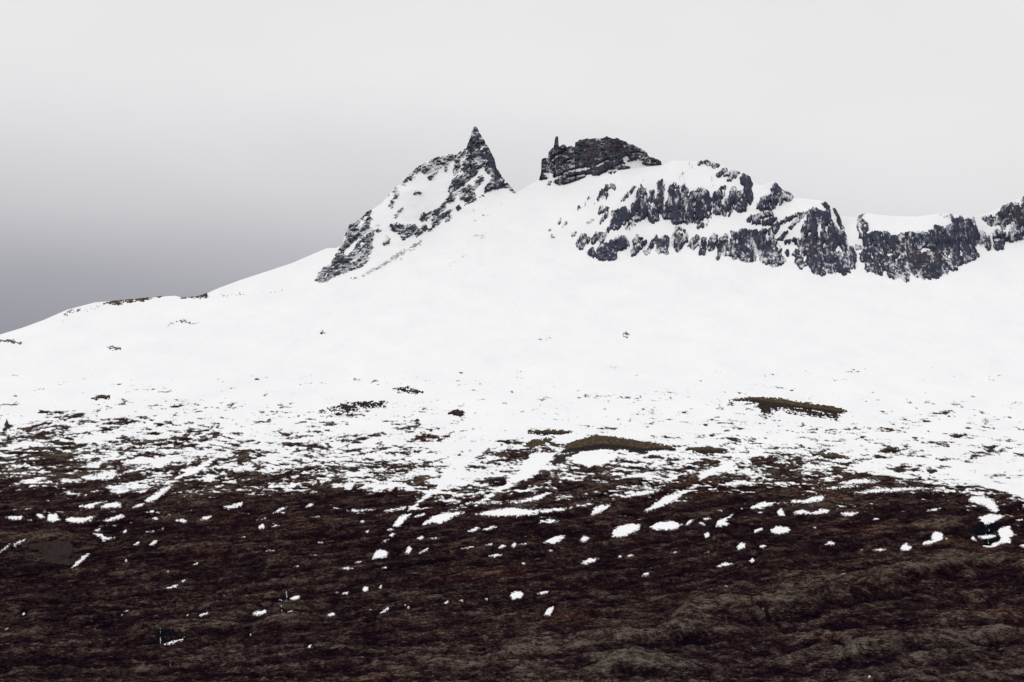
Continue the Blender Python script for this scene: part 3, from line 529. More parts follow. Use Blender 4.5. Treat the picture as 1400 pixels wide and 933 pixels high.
# ------------------------------------------------------------------ mesh building
def link(o): scene.collection.objects.link(o)
def tag(o, label=None, cat=None, group=None, kind=None):
    for k_, v_ in (('label', label), ('category', cat), ('group', group), ('kind', kind)):
        if v_: o[k_] = v_
def sheet(name, P, material, keep=None, attrs=None, parent=None, origin=None, extra=None):
    """one mesh object from a grid of points (rows downhill, columns to the right)"""
    h, w, _ = P.shape
    if keep is None: keep = np.ones((h - 1, w - 1), bool)
    j, i = np.nonzero(keep)
    if len(j) == 0: return None
    q = np.stack([j * w + i, (j + 1) * w + i, (j + 1) * w + i + 1, j * w + i + 1], 1)
    used = np.zeros(h * w, bool); used[q.ravel()] = True
    remap = np.cumsum(used) - 1
    V = P.reshape(-1, 3)[used]; q = remap[q]
    loc = np.zeros(3)
    if parent is not None: loc = -np.array(parent.location)
    elif origin is not None:
        loc = np.array([V[:, 0].mean(), V[:, 1].mean(), V[:, 2].min()]); V = V - loc
    me = bpy.data.meshes.new(name)
    me.vertices.add(len(V)); me.vertices.foreach_set("co", V.astype(np.float32).ravel())
    me.loops.add(q.size); me.loops.foreach_set("vertex_index", q.astype(np.int32).ravel())
    me.polygons.add(len(q)); me.polygons.foreach_set("loop_start", np.arange(0, q.size, 4, dtype=np.int32))
    me.polygons.foreach_set("use_smooth", np.ones(len(q), bool))
    me.update(calc_edges=True)
    for k_, a in (attrs or {}).items():
        at = me.attributes.new(k_, 'FLOAT', 'POINT'); at.data.foreach_set("value", a.reshape(-1)[used].astype(np.float32))
    me.materials.append(material)
    o = bpy.data.objects.new(name, me); link(o); o.location = loc
    if parent is not None: o.parent = parent
    return o
def empty(name, loc):
    o = bpy.data.objects.new(name, None); o.location = loc; o.empty_display_size = 20; link(o); return o
_qp = np.array([0, .005, .01, .02, .05, .1, .15, .2, .3, .4, .5, .6, .7, .8, .85, .9, .95, .98, .99, .995, 1])
_qz = np.array([-4, -2.58, -2.33, -2.05, -1.64, -1.28, -1.04, -.84, -.52, -.25, 0, .25, .52, .84, 1.04, 1.28, 1.64, 2.05, 2.33, 2.58, 4])
def quant(p): return np.interp(p, _qp, _qz)

# ------------------------------------------------------------------ lie of the land
# cliffs make the mountainside steeper where they stand
GU, GV = np.arange(-720, 2124, 4.0), np.arange(150, 440, 4.0)
_U, _V = np.meshgrid(GU, GV); _K = np.zeros_like(_U)
_allrock = [p for c in CLIFFS for p in c['parts'] if p[3] < .6]
for (_n, t, s, p) in _allrock:
    _K = np.maximum(_K, sdist(_U, _V, px(t, s)) > -4)
_horn = np.array([(433, 386), (463, 339), (473, 317), (505, 288), (550, 250), (600, 213), (632, 205), (650, 172), (678, 228), (706, 265), (640, 279), (600, 302), (575, 320), (520, 352), (480, 378)], float)
_K = np.maximum(_K, .55 * (sdist(_U, _V, _horn) > -2))
def smooth(a, n, ax):
    k = np.hanning(2 * n + 3)[1:-1]; k /= k.sum()
    pad = [(0, 0), (0, 0)]; pad[ax] = (n, n)
    return np.apply_along_axis(lambda r: np.convolve(r, k, 'valid'), ax, np.pad(a, pad, mode='edge'))
_K = smooth(smooth(_K, 9, 1), 3, 0)
_O = -1.55 * 4.0 * np.cumsum(_K[::-1], 0)[::-1]
_O = smooth(_O, 4, 1)
def bil(grid, u, v):
    fu = np.clip((u - GU[0]) / 4.0, 0, len(GU) - 1.001); fv = np.clip((v - GV[0]) / 4.0, 0, len(GV) - 1.001)
    i = fu.astype(int); j = fv.astype(int); a = fu - i; b = fv - j
    return (grid[j, i] * (1 - a) + grid[j, i + 1] * a) * (1 - b) + (grid[j + 1, i] * (1 - a) + grid[j + 1, i + 1] * a) * b
def hill_y(u, v):
    """distance of the smooth mountainside seen at survey point (u, v)"""
    y = profile(v)
    x = (u - CU) / F_PX * y
    und = fbm(x / 210.0, v / 55.0, 3, .5, 5) * (2.5 + 8.5 * sstep(385, 460, v)) * sstep(620, 470, v) + fbm(x / 60.0 + v / 40.0, v / 9.0, 3, .55, 6) * (.6 + 1.2 * sstep(400, 470, v)) * sstep(560, 500, v)
    return y + np.where(v < 440, bil(_O, u, np.minimum(v, 436)), 0) + und

# crest lines of the swells on the lower heath: (points, height m, back width, front width)
SWELLS = [([(890, 868), (930, 862), (1000, 846), (1060, 838), (1150, 818), (1230, 800), (1300, 780), (1345, 778), (1420, 790), (1500, 800)], 5.0, 34, 11),
          ([(660, 912), (700, 905), (760, 893), (830, 889), (920, 877), (1000, 866), (1040, 862)], 3.0, 22, 7),
          ([(150, 872), (180, 868), (230, 868), (310, 862), (350, 862)], 1.8, 14, 5), ([(330, 866), (345, 860), (388, 850), (430, 851), (455, 858)], 2.2, 16, 6),
          ([(-30, 908), (0, 904), (60, 898), (100, 903)], 2.0, 16, 6), ([(500, 850), (560, 846), (640, 842), (700, 838)], 1.6, 16, 6),
          ([(1060, 885), (1110, 880), (1160, 888), (1200, 884)], 2.2, 14, 6), ([(1120, 905), (1200, 895), (1300, 880), (1420, 865)], 2.6, 18, 8),
          ([(480, 930), (560, 922), (680, 918), (760, 912)], 2.0, 16, 6), ([(-40, 745), (40, 742), (90, 738), (140, 745)], 2.0, 14, 6),
          ([(1150, 735), (1240, 722), (1320, 716), (1345, 722)], 2.5, 16, 8), ([(1230, 862), (1290, 852), (1420, 846)], 2.4, 16, 7), ([(780, 925), (860, 915), (960, 915)], 2.2, 14, 6)]
STREAM = np.array([(1038, 840), (1048, 846), (1057, 853), (1071, 864), (1085, 869), (1098, 871), (1128, 880), (1142, 885), (1150, 893), (1160, 905)], float)
BU, BV = np.arange(-40, 1444, 2.0), np.arange(600, 944, 2.0)
_bu, _bv = np.meshgrid(BU, BV); _B = np.zeros_like(_bu)
for t, s, lab in PATCHES:
    p = px(t, s); lo, hi = p.min(0) - 8, p.max(0) + 14
    i0, i1 = np.searchsorted(BU, (lo[0], hi[0])); j0, j1 = np.searchsorted(BV, (lo[1], hi[1]))
    if i1 > i0 and j1 > j0:
        q = np.s_[j0:j1, i0:i1]
        _B[q] = np.maximum(_B[q], np.maximum(sstep(-6, -1, sdist(_bu[q], _bv[q], p)), .85 * sstep(-6, -1, sdist(_bu[q], _bv[q] - 6, p))))
def calm(u, v):
    fu = np.clip((u - BU[0]) / 2.0, 0, len(BU) - 1.001); fv = np.clip((v - BV[0]) / 2.0, 0, len(BV) - 1.001)
    i = fu.astype(int); j = fv.astype(int); a = fu - i; b = fv - j
    return np.where((v > 600) & (v < 943), (_B[j, i] * (1 - a) + _B[j, i + 1] * a) * (1 - b) + (_B[j + 1, i] * (1 - a) + _B[j + 1, i + 1] * a) * b, 0)
def line_dist(u, v, pts):
    d = np.full(np.shape(u), 1e9)
    for (ax, ay), (bx, by) in zip(pts[:-1], pts[1:]):
        ex, ey = bx - ax, by - ay; t = np.clip(((u - ax) * ex + (v - ay) * ey) / (ex * ex + ey * ey), 0, 1)
        d = np.minimum(d, np.hypot(u - ax - ex * t, v - ay - ey * t))
    return d
def relief(u, v, Y):
    """height in metres of the hummocks, swells and stream cuts over the smooth hillside"""
    X = (u - CU) / F_PX * Y
    f = sstep(545, 720, v)
    nearer = sstep(700, 900, v)
    r = fbm(X / 95 + .25 * Y / 180, Y / 210, 3, .5, 11) * (1.0 + .2 * nearer)
    al, ac = X * .47 + Y * .88, Y * .47 - X * .88          # long folds running down the slope to the left
    r = r + fbm(al / 120, ac / 26, 3, .55, 23) * (.55 + .35 * nearer)
    r = r + fbm(X / 7.5, Y / 27, 2, .5, 31) * (.20 + .22 * nearer)
    r = r + (.7 * np.abs(perlin(X / 12 + Y / 260, Y / 44, 35)) + .45 * np.abs(perlin(X / 5.5, Y / 21, 37))) * (.25 + .75 * nearer)
    r = r * (1 - .72 * calm(u, v))
    for pts, hgt, wb, wf in SWELLS:
        p = np.array(pts, float)
        c = np.interp(u, p[:, 0], p[:, 1]) + 2.0 * perlin(u / 23.0, u * 0, 51)
        win = sstep(p[0, 0], p[0, 0] + 60, u) * sstep(p[-1, 0], p[-1, 0] - 60, u)
        d = v - c
        r = r + 1.2 * hgt * win * np.where(d < 0, np.exp(-(d / wb) ** 2), np.exp(-(d / wf) ** 2)) * (1 + .22 * fbm(X / 30, Y / 90, 2, .5, 61))
    r = r * f
    d = line_dist(u, v, STREAM); near_s = (u > 1000) & (u < 1200) & (v > 820) & (v < 925)
    r = r - np.where(near_s, 2.6 * np.exp(-(d / 3.4) ** 2), 0)
    return r
def pale_grass(u, v):
    """pale dry grass along the back of the swells"""
    q = np.zeros(np.shape(u))
    for pts, hgt, wb, wf in SWELLS:
        p = np.array(pts, float); c = np.interp(u, p[:, 0], p[:, 1]) + 2.0 * perlin(u / 23.0, u * 0, 51); d = v - c
        q = np.maximum(q, min(1.0, hgt / 3.5) * sstep(p[0, 0], p[0, 0] + 60, u) * sstep(p[-1, 0], p[-1, 0] - 60, u) * np.where(d < 0, np.exp(-(d / wb / .8) ** 2), np.exp(-(d / 3.0) ** 2)))
    return q
def ground_pt(u, v):
    Y = hill_y(u, v)
    x, y, z = world_pt(u, v, Y)
    return np.stack([x, y, z + relief(u, v, Y)], -1), Y

# ------------------------------------------------------------------ how much of the ground is bare, top of the heath
CU_ = np.array([-60, 0, 80, 160, 300, 450, 560, 620, 700, 800, 900, 1050, 1130, 1200, 1260, 1320, 1400, 1460], float)
CV_ = np.array([470, 505, 530, 545, 560, 575, 590, 605, 620, 635, 650, 665, 680, 695, 710, 730, 770], float)
CT = np.array([
 [0, 0, 0, 0, 0, 0, 0, 0, 0, 0, 0, 0, 0, 0, 0, 0, 0, 0],
 [.002, .002, .002, .002, .004, .002, .003, .003, .006, .004, .003, .006, .006, .004, .004, .004, .004, .004],
 [.01, .015, .015, .02, .02, .015, .02, .01, .015, .015, .02, .02, .02, .015, .015, .015, .012, .012],
 [.02, .03, .03, .05, .04, .03, .03, .015, .03, .03, .04, .03, .03, .02, .02, .02, .02, .02],
 [.04, .05, .07, .09, .07, .06, .06, .02, .03, .04, .05, .05, .06, .04, .04, .03, .03, .03],
 [.10, .12, .26, .26, .10, .10, .10, .03, .03, .04, .06, .06, .07, .06, .06, .06, .04, .04],
 [.22, .22, .34, .26, .16, .16, .16, .04, .06, .06, .08, .10, .08, .08, .10, .07, .05, .05],
 [.42, .42, .45, .38, .26, .22, .22, .06, .22, .18, .10, .12, .12, .12, .16, .10, .08, .08],
 [.46, .48, .50, .44, .36, .30, .28, .08, .36, .22, .22, .30, .22, .16, .20, .18, .14, .14],
 [.52, .55, .52, .45, .44, .38, .36, .10, .46, .34, .36, .50, .48, .20, .12, .16, .16, .16],
 [.62, .66, .60, .50, .55, .48, .46, .14, .55, .52, .56, .66, .70, .60, .40, .12, .14, .14],
 [.74, .76, .74, .68, .62, .62, .60, .24, .66, .66, .68, .78, .82, .86, .86, .34, .06, .06],
 [.86, .88, .88, .86, .84, .86, .88, .50, .76, .76, .80, .88, .88, .90, .92, .86, .30, .3],
 [.92, .93, .92, .92, .95, .96, .97, .86, .86, .88, .90, .93, .93, .95, .94, .93, .90, .9],
 [.96, .96, .95, .96, .975, .985, .99, .96, .95, .95, .96, .97, .97, .97, .965, .96, .96, .96],
 [.985, .985, .985, .985, .99, .995, 1, .995, .99, .99, .99, .99, .99, .99, .985, .985, .985, .985],
 [1, 1, 1, 1, 1, 1, 1, 1, 1, 1, 1, 1, 1, 1, 1, 1, 1, 1]], float)
CT[:12] = np.where(CT[:12] > .06, CT[:12] * .90, CT[:12]); CT[13:16] = CT[13:16] - (1 - CT[13:16]) * .0 - np.array([.015, .014, .006])[:, None]
def bare_share(u, v):
    i = np.clip(np.searchsorted(CU_, u) - 1, 0, len(CU_) - 2); j = np.clip(np.searchsorted(CV_, v) - 1, 0, len(CV_) - 2)
    a = np.clip((u - CU_[i]) / (CU_[i + 1] - CU_[i]), 0, 1); b = np.clip((v - CV_[j]) / (CV_[j + 1] - CV_[j]), 0, 1)
    return (CT[j, i] * (1 - a) + CT[j, i + 1] * a) * (1 - b) + (CT[j + 1, i] * (1 - a) + CT[j + 1, i + 1] * a) * b
# long snow gullies crossing the edge of the heath
GULLIES = [px('M', "640,270 560,330 500,400 462,450 452,490 400,520 345,560 345,580 385,562 420,527 480,502 530,472 575,420 610,380 700,310 760,280"),
           px('M', "830,330 800,400 760,440 700,480 640,520 610,560 650,540 720,500 800,470 860,440 900,400 950,345"),
           px('L', "660,470 700,440 790,400 900,340 1000,280 940,290 840,340 760,380 690,420"),
           px('L', "60,430 160,405 210,415 130,440"), px('L', "340,380 420,330 520,300 480,330 400,370"), px('M', "130,500 170,470 260,460 420,480 440,490 300,500 200,505"),
           px('M', "985,352 1100,342 1250,350 1330,345 1395,345 1390,365 1300,372 1240,385 1180,372 1120,405 1060,420 1020,395 1000,380"), px('N', "660,420 720,370 780,372 900,420 985,440 1010,420 1040,440 1000,460 920,455 800,430 760,430"),
           px('N', "1040,440 1110,430 1190,470 1240,490 1300,500 1400,540 1450,545 1450,380 1200,360 1000,380"),
           px('N', "90,440 160,400 240,380 260,395 180,425 110,465"), px('N', "0,520 40,490 90,470 120,470 60,505 10,535")]
def snow_field(u, v, Y):
    X = (u - CU) / F_PX * Y
    n = .53 * fbm(X / 42 + .35 * Y / 60, Y / 62, 3, .55, 71) + .56 * fbm(X / 10 + .12 * Y / 20, Y / 19, 2, .6, 83) + .42 * fbm(X / 30 - Y / 72, X / 120 + Y / 230, 3, .55, 97) + .36 * fbm(X / 3.2, Y / 13, 2, .6, 89)
    n = n * 1.02
    F = n - quant(bare_share(u, v))
    for g in GULLIES:
        b = (u > g[:, 0].min() - 12) & (u < g[:, 0].max() + 12) & (v > g[:, 1].min() - 12) & (v < g[:, 1].max() + 12)
        if b.any():
            s = sdist(u[b], v[b], g)
            F[b] = np.maximum(F[b], np.minimum(s * .34, 1.7) + .85 * n[b])
    return F

# ------------------------------------------------------------------ GROUND: heath, plain, snowfield
def cols(step, lo=-28, hi=1428, coarse=14):
    return np.concatenate([np.arange(-700, lo, coarse), np.arange(lo, hi, step), np.arange(hi, 2101, coarse)])
uu = cols(1.3)
vv = np.concatenate([np.arange(500, 530, 3.0), np.arange(530, 740, 1.2), np.arange(740, 960.5, .85)])
U, V = np.meshgrid(uu, vv)
P, Y = ground_pt(U, V)
R = relief(U, V, Y)
def blur2(a, nu, nv):
    for ax, n in ((1, nu), (0, nv)):
        pad = [(0, 0), (0, 0)]; pad[ax] = (n + 1, n)
        c = np.cumsum(np.pad(a, pad, mode='edge'), ax)
        a = (np.take(c, range(2 * n + 1, c.shape[ax]), ax) - np.take(c, range(0, c.shape[ax] - 2 * n - 1), ax)) / (2 * n + 1)
    return a
crest = np.clip((R - blur2(R, 26, 12)) / .75, -2, 1.6)  # drives the lit crests and dark gaps painted on the heath
soil = np.zeros_like(U)
for t, s, k_ in [('N', "1055,722 1075,690 1100,685 1150,697 1185,712 1180,722 1120,724", 1.0), ('P', "305,118 330,95 370,92 385,118 340,128", .7), ('M', "85,712 105,705 120,712 140,745 150,750 120,752", .6),
                 ('N', "180,785 200,765 240,780 215,788", .6), ('R', "1110,210 1200,205 1190,225 1130,222", .7), ('R', "160,420 260,418 270,432 200,430", .6), ('Q', "880,360 905,350 930,360 900,375", .7),
                 ('R', "370,370 440,350 470,372 420,385", .5), ('P', "480,555 560,545 600,555 560,572", .5), ('N', "1140,765 1180,768 1170,780 1130,775", .7)]:
    soil = np.maximum(soil, k_ * sstep(-7, 4, sdist(U, V, px(t, s))))
near = sstep(760, 920, V) * (.35 + .65 * sstep(500, 1000, U + (V - 850) * 3))
# the sheet goes on downhill under the view and up to the viewer's feet
ext_Y = np.array([690, 600, 480, 360, 240, 140, 60, 10, -60], float)
ext_z = np.array([-34, -37, -38, -35, -26, -14, -5, -1.75, -1.6], float)
X0 = (uu - CU) / F_PX
E = np.stack([np.stack([np.sign(X0) * np.abs(X0) * np.maximum(y, 300) * (1 + max(0, 300 - y) / 300), np.full_like(X0, y), np.full_like(X0, z)], -1) for y, z in zip(ext_Y, ext_z)])
z_ext = np.zeros((len(ext_Y), len(uu))); dry = sstep(720, 630, V)
ground = sheet('heath', np.concatenate([P, E]), M['heath'], attrs=dict(pale=np.concatenate([pale_grass(U, V), z_ext]), crest=np.concatenate([crest, z_ext]), soil=np.concatenate([soil, z_ext]), dry=np.concatenate([dry, z_ext]), near=np.concatenate([near, z_ext + .5])))
tag(ground, 'dark brown heather moorland slope with pale mossy swells', kind='structure')

a = np.linspace(0, 2 * np.pi, 73); rr = np.array([0.0, 400, 3000, 12000, 40000])[::-1]
plain = sheet('plain', np.stack([np.stack([r * np.sin(-a), 3000 + r * np.cos(-a), np.full_like(a, -70.0)], -1) for r in rr]), M['heather'])
tag(plain, 'dark moorland plain round the foot of the mountain', kind='structure')

us = cols(1.05); S = skyline(us)
tt = np.linspace(0, 1, 84) ** 1.25
upper = S[None, :] + (500 - S[None, :]) * tt[:, None]
lower = np.repeat(np.arange(500 + 1.1, 760, 1.1)[:, None], len(us), 1)
V = np.where(np.arange(len(tt))[:, None] >= 0, upper, 0); V = np.concatenate([V, lower])
low_edge = us[None, :] * 0 + V; U = np.repeat(us[None, :], len(V), 0)
P, Y = ground_pt(U, V)
Fs = np.full(U.shape, 2.0); b = V > 455
Fs[b] = snow_field(U[b], V[b], Y[b])
P[..., 2] += np.clip(Fs * .30, -1.3, .40)
# the far side of the crest
back = [(6, 25), (14, 60), (40, 160), (120, 420), (330, 900)]
Pb = []
for dv, dy in back[::-1]:
    x, y, z = world_pt(us, S, hill_y(us, S)); g = (y + dy) / y
    Pb.append(np.stack([x * g, y + dy, z - dv * .8 * 1.15], -1))
Pall = np.concatenate([np.stack(Pb), P]); nb = len(back)
Fall = np.concatenate([np.full((nb, len(us)), 2.0), Fs]); Uall = np.concatenate([U[:nb] * 0 + us, U]); Vall = np.concatenate([np.repeat(S[None], nb, 0), V])
mx = np.maximum(np.maximum(Fall[:-1, :-1], Fall[1:, :-1]), np.maximum(Fall[:-1, 1:], Fall[1:, 1:])) > -.15
Uc = .5 * (Uall[:-1, :-1] + Uall[1:, 1:]); Vc = .25 * (Vall[:-1, :-1] + Vall[1:, 1:] + Vall[1:, :-1] + Vall[:-1, 1:])
in_horn = sdist(Uc, np.maximum(Vc, np.interp(Uc, us, S) + 1.0), _horn) > 0
flecks = (Vc > 702) & mx
dep = np.clip(Fall * .75, -2, 3)
snowfield = sheet('snowfield', Pall, M['thin_snow'], mx & ~in_horn & ~flecks, dict(depth=dep))
tag(snowfield, 'wide smooth white snowfield breaking into streaks where it meets the dark heath', kind='structure')
o = sheet('snow_flecks', Pall, M['thin_snow'], flecks, dict(depth=dep))
if o: tag(o, 'countless tiny snow flecks along the upper edge of the dark heath', kind='stuff')

# ------------------------------------------------------------------ ROCK
def rock_noise(X, Z, style):
    if style == 'diag':
        c, s = math.cos(.75), math.sin(.75); X, Z = X * c + Z * s, -X * s + Z * c      # strata dip down to the left
        return .55 * fbm(X / 17, Z / 7.5, 3, .6, 101) + .83 * fbm(X / 5.6, Z / 2.8, 2, .7, 107)
    if style == 'level':
        return .55 * fbm(X / 16 + Z / 60, Z / 6, 3, .6, 111) + .83 * fbm(X / 5, Z / 3, 2, .7, 117)
    return .70 * fbm(X / 9.0 - Z / 60, Z / 24, 3, .6, 121) + .55 * fbm(X / 3.2 - Z / 30, Z / 10, 2, .6, 127)
def crag_noise(X, Z, style):
    if style == 'diag':
        c, s = math.cos(.75), math.sin(.75); X, Z = X * c + Z * s, -X * s + Z * c
        r = 1 - np.abs(perlin(X / 30, Z / 13, 131)) * 2
    elif style == 'level': r = .3 - np.abs(perlin(X / 26 + Z / 90, Z / 15, 133)) * .7 + .7 - np.abs(perlin(X / 10 + Z / 90, Z / 60, 134)) * 1.5
    else: r = 1 - np.abs(perlin(X / 13 + .15 * perlin(X / 30, Z / 30, 3), Z / 52, 135)) * 2
    return r + .28 * perlin(X / 6, Z / 16, 137) + .10 * perlin(X / 3, Z / 7, 139)
def rock_part(name, poly, share, style, material, parent=None, origin=None, ysurf=hill_y, top=skyline, holes=(), step=.75, lift=1.0, grow=1.2, edge=.45):
    u0, v0 = poly.min(0) - 5; u1, v1 = poly.max(0) + 5
    u = np.arange(u0, u1 + step, step); S_ = top(u)
    if (S_ > v0 - 2).any() and ((S_ < v1) & (S_ > v0 - 4)).any():
        w = np.arange(-6.4, (v1 - S_.min()) + step, step)
        if step < .8: w = w[(w > -7)]
        V = S_[None] + w[:, None]
    else:
        V = np.repeat(np.arange(v0, v1 + step, step)[:, None], len(u), 1)
    U = np.repeat(u[None], len(V), 0); Sg = np.repeat(S_[None], len(V), 0)
    over = np.maximum(Sg - V, 0)                       # rows past the skyline run down the far side
    Ve = np.where(over > 0, Sg + .55 * over, V)
    Yb = ysurf(U, np.maximum(Ve, Sg))
    x, y, z = world_pt(U, np.maximum(V, Sg), np.where(over > 0, ysurf(U, Sg), Yb))
    s = sdist(U, np.where(over > 0, Sg, V), poly) + (grow + .5 if style == 'vert' else grow)
    n = rock_noise(x, z, style)
    F = np.minimum(s * edge, -quant(share * (.32 if share < .6 else .8))) + n * np.clip(.5 + (s + 2) * .07, .4, 1.0)
    for h_ in holes:
        hs = sdist(U, np.where(over > 0, Sg, V), h_)
        F = np.minimum(F, -hs * (1.3 if style == 'level' else .6) + .7 * n + (-.3 if style == 'level' else .25))
    cr = crag_noise(x, z, style)
    relief_ = 2.6 * np.clip(F, -2.2, 2.0) + sstep(0, 1.2, F) * cr * 5.0
    relief_ = relief_ * lift * np.where(over > 0, np.clip(1 - over / 5, -1, 1), 1)
    Y2 = y + over * 2.2 - relief_
    g = np.where(over > 0, Y2 / y, 1.0)
    P = np.stack([x, Y2, z - over * 1.3 + .18 * np.maximum(relief_, -1.0)], -1)
    keep = np.maximum(np.maximum(F[:-1, :-1], F[1:, :-1]), np.maximum(F[:-1, 1:], F[1:, 1:])) > -.35
    keep &= (V[1:, 1:] < v1 + 1) & (np.maximum(V, Sg)[1:, 1:] > v0 - 1)
    dust = .5 + .105 * quant(1 - share * .95) + .006 * np.clip(s - 4, -2, 5) + .085 * np.clip(cr - .42, -1, .8) - (.03 if style == 'level' else 0)      # snow stays in the gullies between the ribs
    return sheet(name, P, material, keep, dict(dust=np.broadcast_to(dust, U.shape).copy()), parent=parent, origin=origin)

holes_h = [px(t, s) for t, s in HORN_SNOW]
pk = world_pt(600.0, 300.0, float(hill_y(np.array([600.0]), np.array([300.0]))[0]))
horn = empty('rock_peak', pk); tag(horn, 'sharp leaning horn of dark rock with a snowy left shoulder, highest on the skyline', 'rock peak')
sheet('snow_face', Pall, M['snow'], mx & in_horn, parent=horn)
for nm, t, s, p in HORN:
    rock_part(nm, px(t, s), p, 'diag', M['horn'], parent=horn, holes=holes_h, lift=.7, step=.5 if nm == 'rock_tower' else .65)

# crag standing on the crest, with its finger of rock
def crag_top(u): return np.interp(u, CASTLE_TOP[:, 0], CASTLE_TOP[:, 1])
def crag_foot(u): return np.interp(u, CASTLE_FOOT[:, 0], CASTLE_FOOT[:, 1])
def crag_y(u, v):
    f = crag_foot(u)
    return hill_y(u, f) + (f - v) * .55
holes_c = [px(t, s) for t, s in CASTLE_SNOW]
pc = world_pt(820.0, 238.0, float(hill_y(np.array([820.0]), np.array([238.0]))[0]))
crag = empty('rock_crag', pc); tag(crag, 'blocky dark castle like crag with a thin stone finger on its left shoulder', 'crag')
uc = np.arange(736.5, 905, .6); Sc = crag_top(uc); wv = np.concatenate([[-9, -5, -2], np.arange(0, 82, 1.0)])
V = Sc[None] + wv[:, None]; U = np.repeat(uc[None], len(V), 0); over = np.maximum(-wv, 0)[:, None]
Vi = np.maximum(V, Sc[None]) + .35
x, y, z = world_pt(U, Vi, crag_y(U, Vi))
sheet('snow_ledge', np.stack([x, y + over * 2.5 + 1.2, z - over * 1.3 - .4], -1), M['snow'], (V[1:, 1:] < crag_foot(U[1:, 1:]) + 6) & ((V[:-1, :-1] > -1e9)), parent=crag)
for nm, t, s, p in CASTLE:
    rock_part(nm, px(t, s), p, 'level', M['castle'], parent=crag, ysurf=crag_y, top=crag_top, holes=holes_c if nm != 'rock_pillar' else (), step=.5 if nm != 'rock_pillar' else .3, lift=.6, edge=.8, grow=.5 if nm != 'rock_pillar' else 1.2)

holes_k = [px(t, s) for t, s in CLIFF_SNOW]
for c in CLIFFS:
    parts = c['parts']; mt = M['scree'] if parts[0][0] == 'scree' else M['rock']
    lift = .25 if parts[0][0] == 'scree' else .6
    style = 'diag' if c['name'] == 'scree_streak' else 'vert'
    if len(parts) == 1:
        o = rock_part(c['name'], px(*parts[0][1:3]), parts[0][3], style, mt, origin=True, holes=holes_k, lift=lift)
        if o: tag(o, c['label'], c['cat'])
        continue
    a_ = px(*parts[0][1:3]).mean(0)
    root = empty(c['name'], world_pt(a_[0], a_[1], float(hill_y(a_[:1], a_[1:])[0]))); tag(root, c['label'], c['cat'])
    for nm, t, s, p in parts:
        rock_part(nm, px(t, s), p, style, M['scree'] if nm == 'scree' else M['rock'], parent=root, holes=holes_k, lift=.25 if nm == 'scree' else (.4 if nm == 'rock_tooth' else .6))

# ------------------------------------------------------------------ KNOLLS and stones on the snow
def mound(name, poly, share, hgt, material, step=.6):
    """a knoll: its crest runs along the outline's upper edge, its front slopes down towards the viewer"""
    u0, v0 = poly.min(0) - 5; u1, v1 = poly.max(0) + 4
    u = np.arange(u0, u1, step); v = np.arange(v0, v1, step * .8); U, V = np.meshgrid(u, v)
    s = sdist(U, V, poly)
    top = np.array([v[np.argmax(c)] if c.any() else np.nan for c in (s > 0).T]); bot = np.array([v[len(v) - 1 - np.argmax(c[::-1])] if c.any() else np.nan for c in (s > 0).T])
    ok = ~np.isnan(top); top = np.interp(u, u[ok], top[ok]); bot = np.interp(u, u[ok], bot[ok])
    span = np.maximum(bot - top, 1.0); t = np.clip((bot[None] - V) / span[None], 0, 1.15)
    hh = hgt * np.clip(span / 12.0, .25, 1.0)[None] * np.where(t > 1, np.clip(1 - (t - 1) * 4, 0, 1), np.sin(t * np.pi / 2))
    Sg = skyline(U); Yv = profile(np.maximum(V, Sg)); Vg = np.maximum(V + hh * F_PX / Yv, Sg + .15)
    P, Y = ground_pt(U, Vg)
    X = (U - CU) / F_PX * Y
    n = .55 * fbm(X / 14 + Y / 70, Y / 40, 3, .6, 201) + .55 * fbm(X / 4.5, Y / 13, 2, .6, 207) + .6 * fbm(X / 1.7, V / 1.6, 2, .6, 209)
    low = 1 - np.clip(t, 0, 1)
    F = np.minimum((s + .6) * (.5 if material.name != 'grey_gravel' else .14), -quant(np.clip(share * ((.35 + 1.3 * low) if hgt > 1.3 else 1.15), .004, .9))) + n * np.clip(.75 + s * .05, .55, 1.0)
    P[..., 2] += .42 + np.clip(F * .5, -1.6, .5) + hh + .38 * fbm(X / 2.6, V / 1.6, 2, .6, 221) * sstep(.5, 2.5, s)
    keep = np.maximum(np.maximum(F[:-1, :-1], F[1:, :-1]), np.maximum(F[:-1, 1:], F[1:, 1:])) > -.5
    keep &= V[1:, 1:] > Sg[1:, 1:] - .8
    return sheet(name, P, material, keep, dict(dust=np.full(U.shape, .75), front_shade=sstep(.62, .12, t) * (hgt > 1.1) * (hgt < 3.9)), origin=True)  # shade of the lower front goes into the knoll's colour
for nm, lab, cat, mt, t, s, p, h_ in KNOLLS:
    h_ = 4.0 if mt == 'gravel' else h_
    o = mound(nm, px(t, s), p, h_, M[mt])
    if o: tag(o, lab, cat, kind='stuff' if p >= .7 else None)

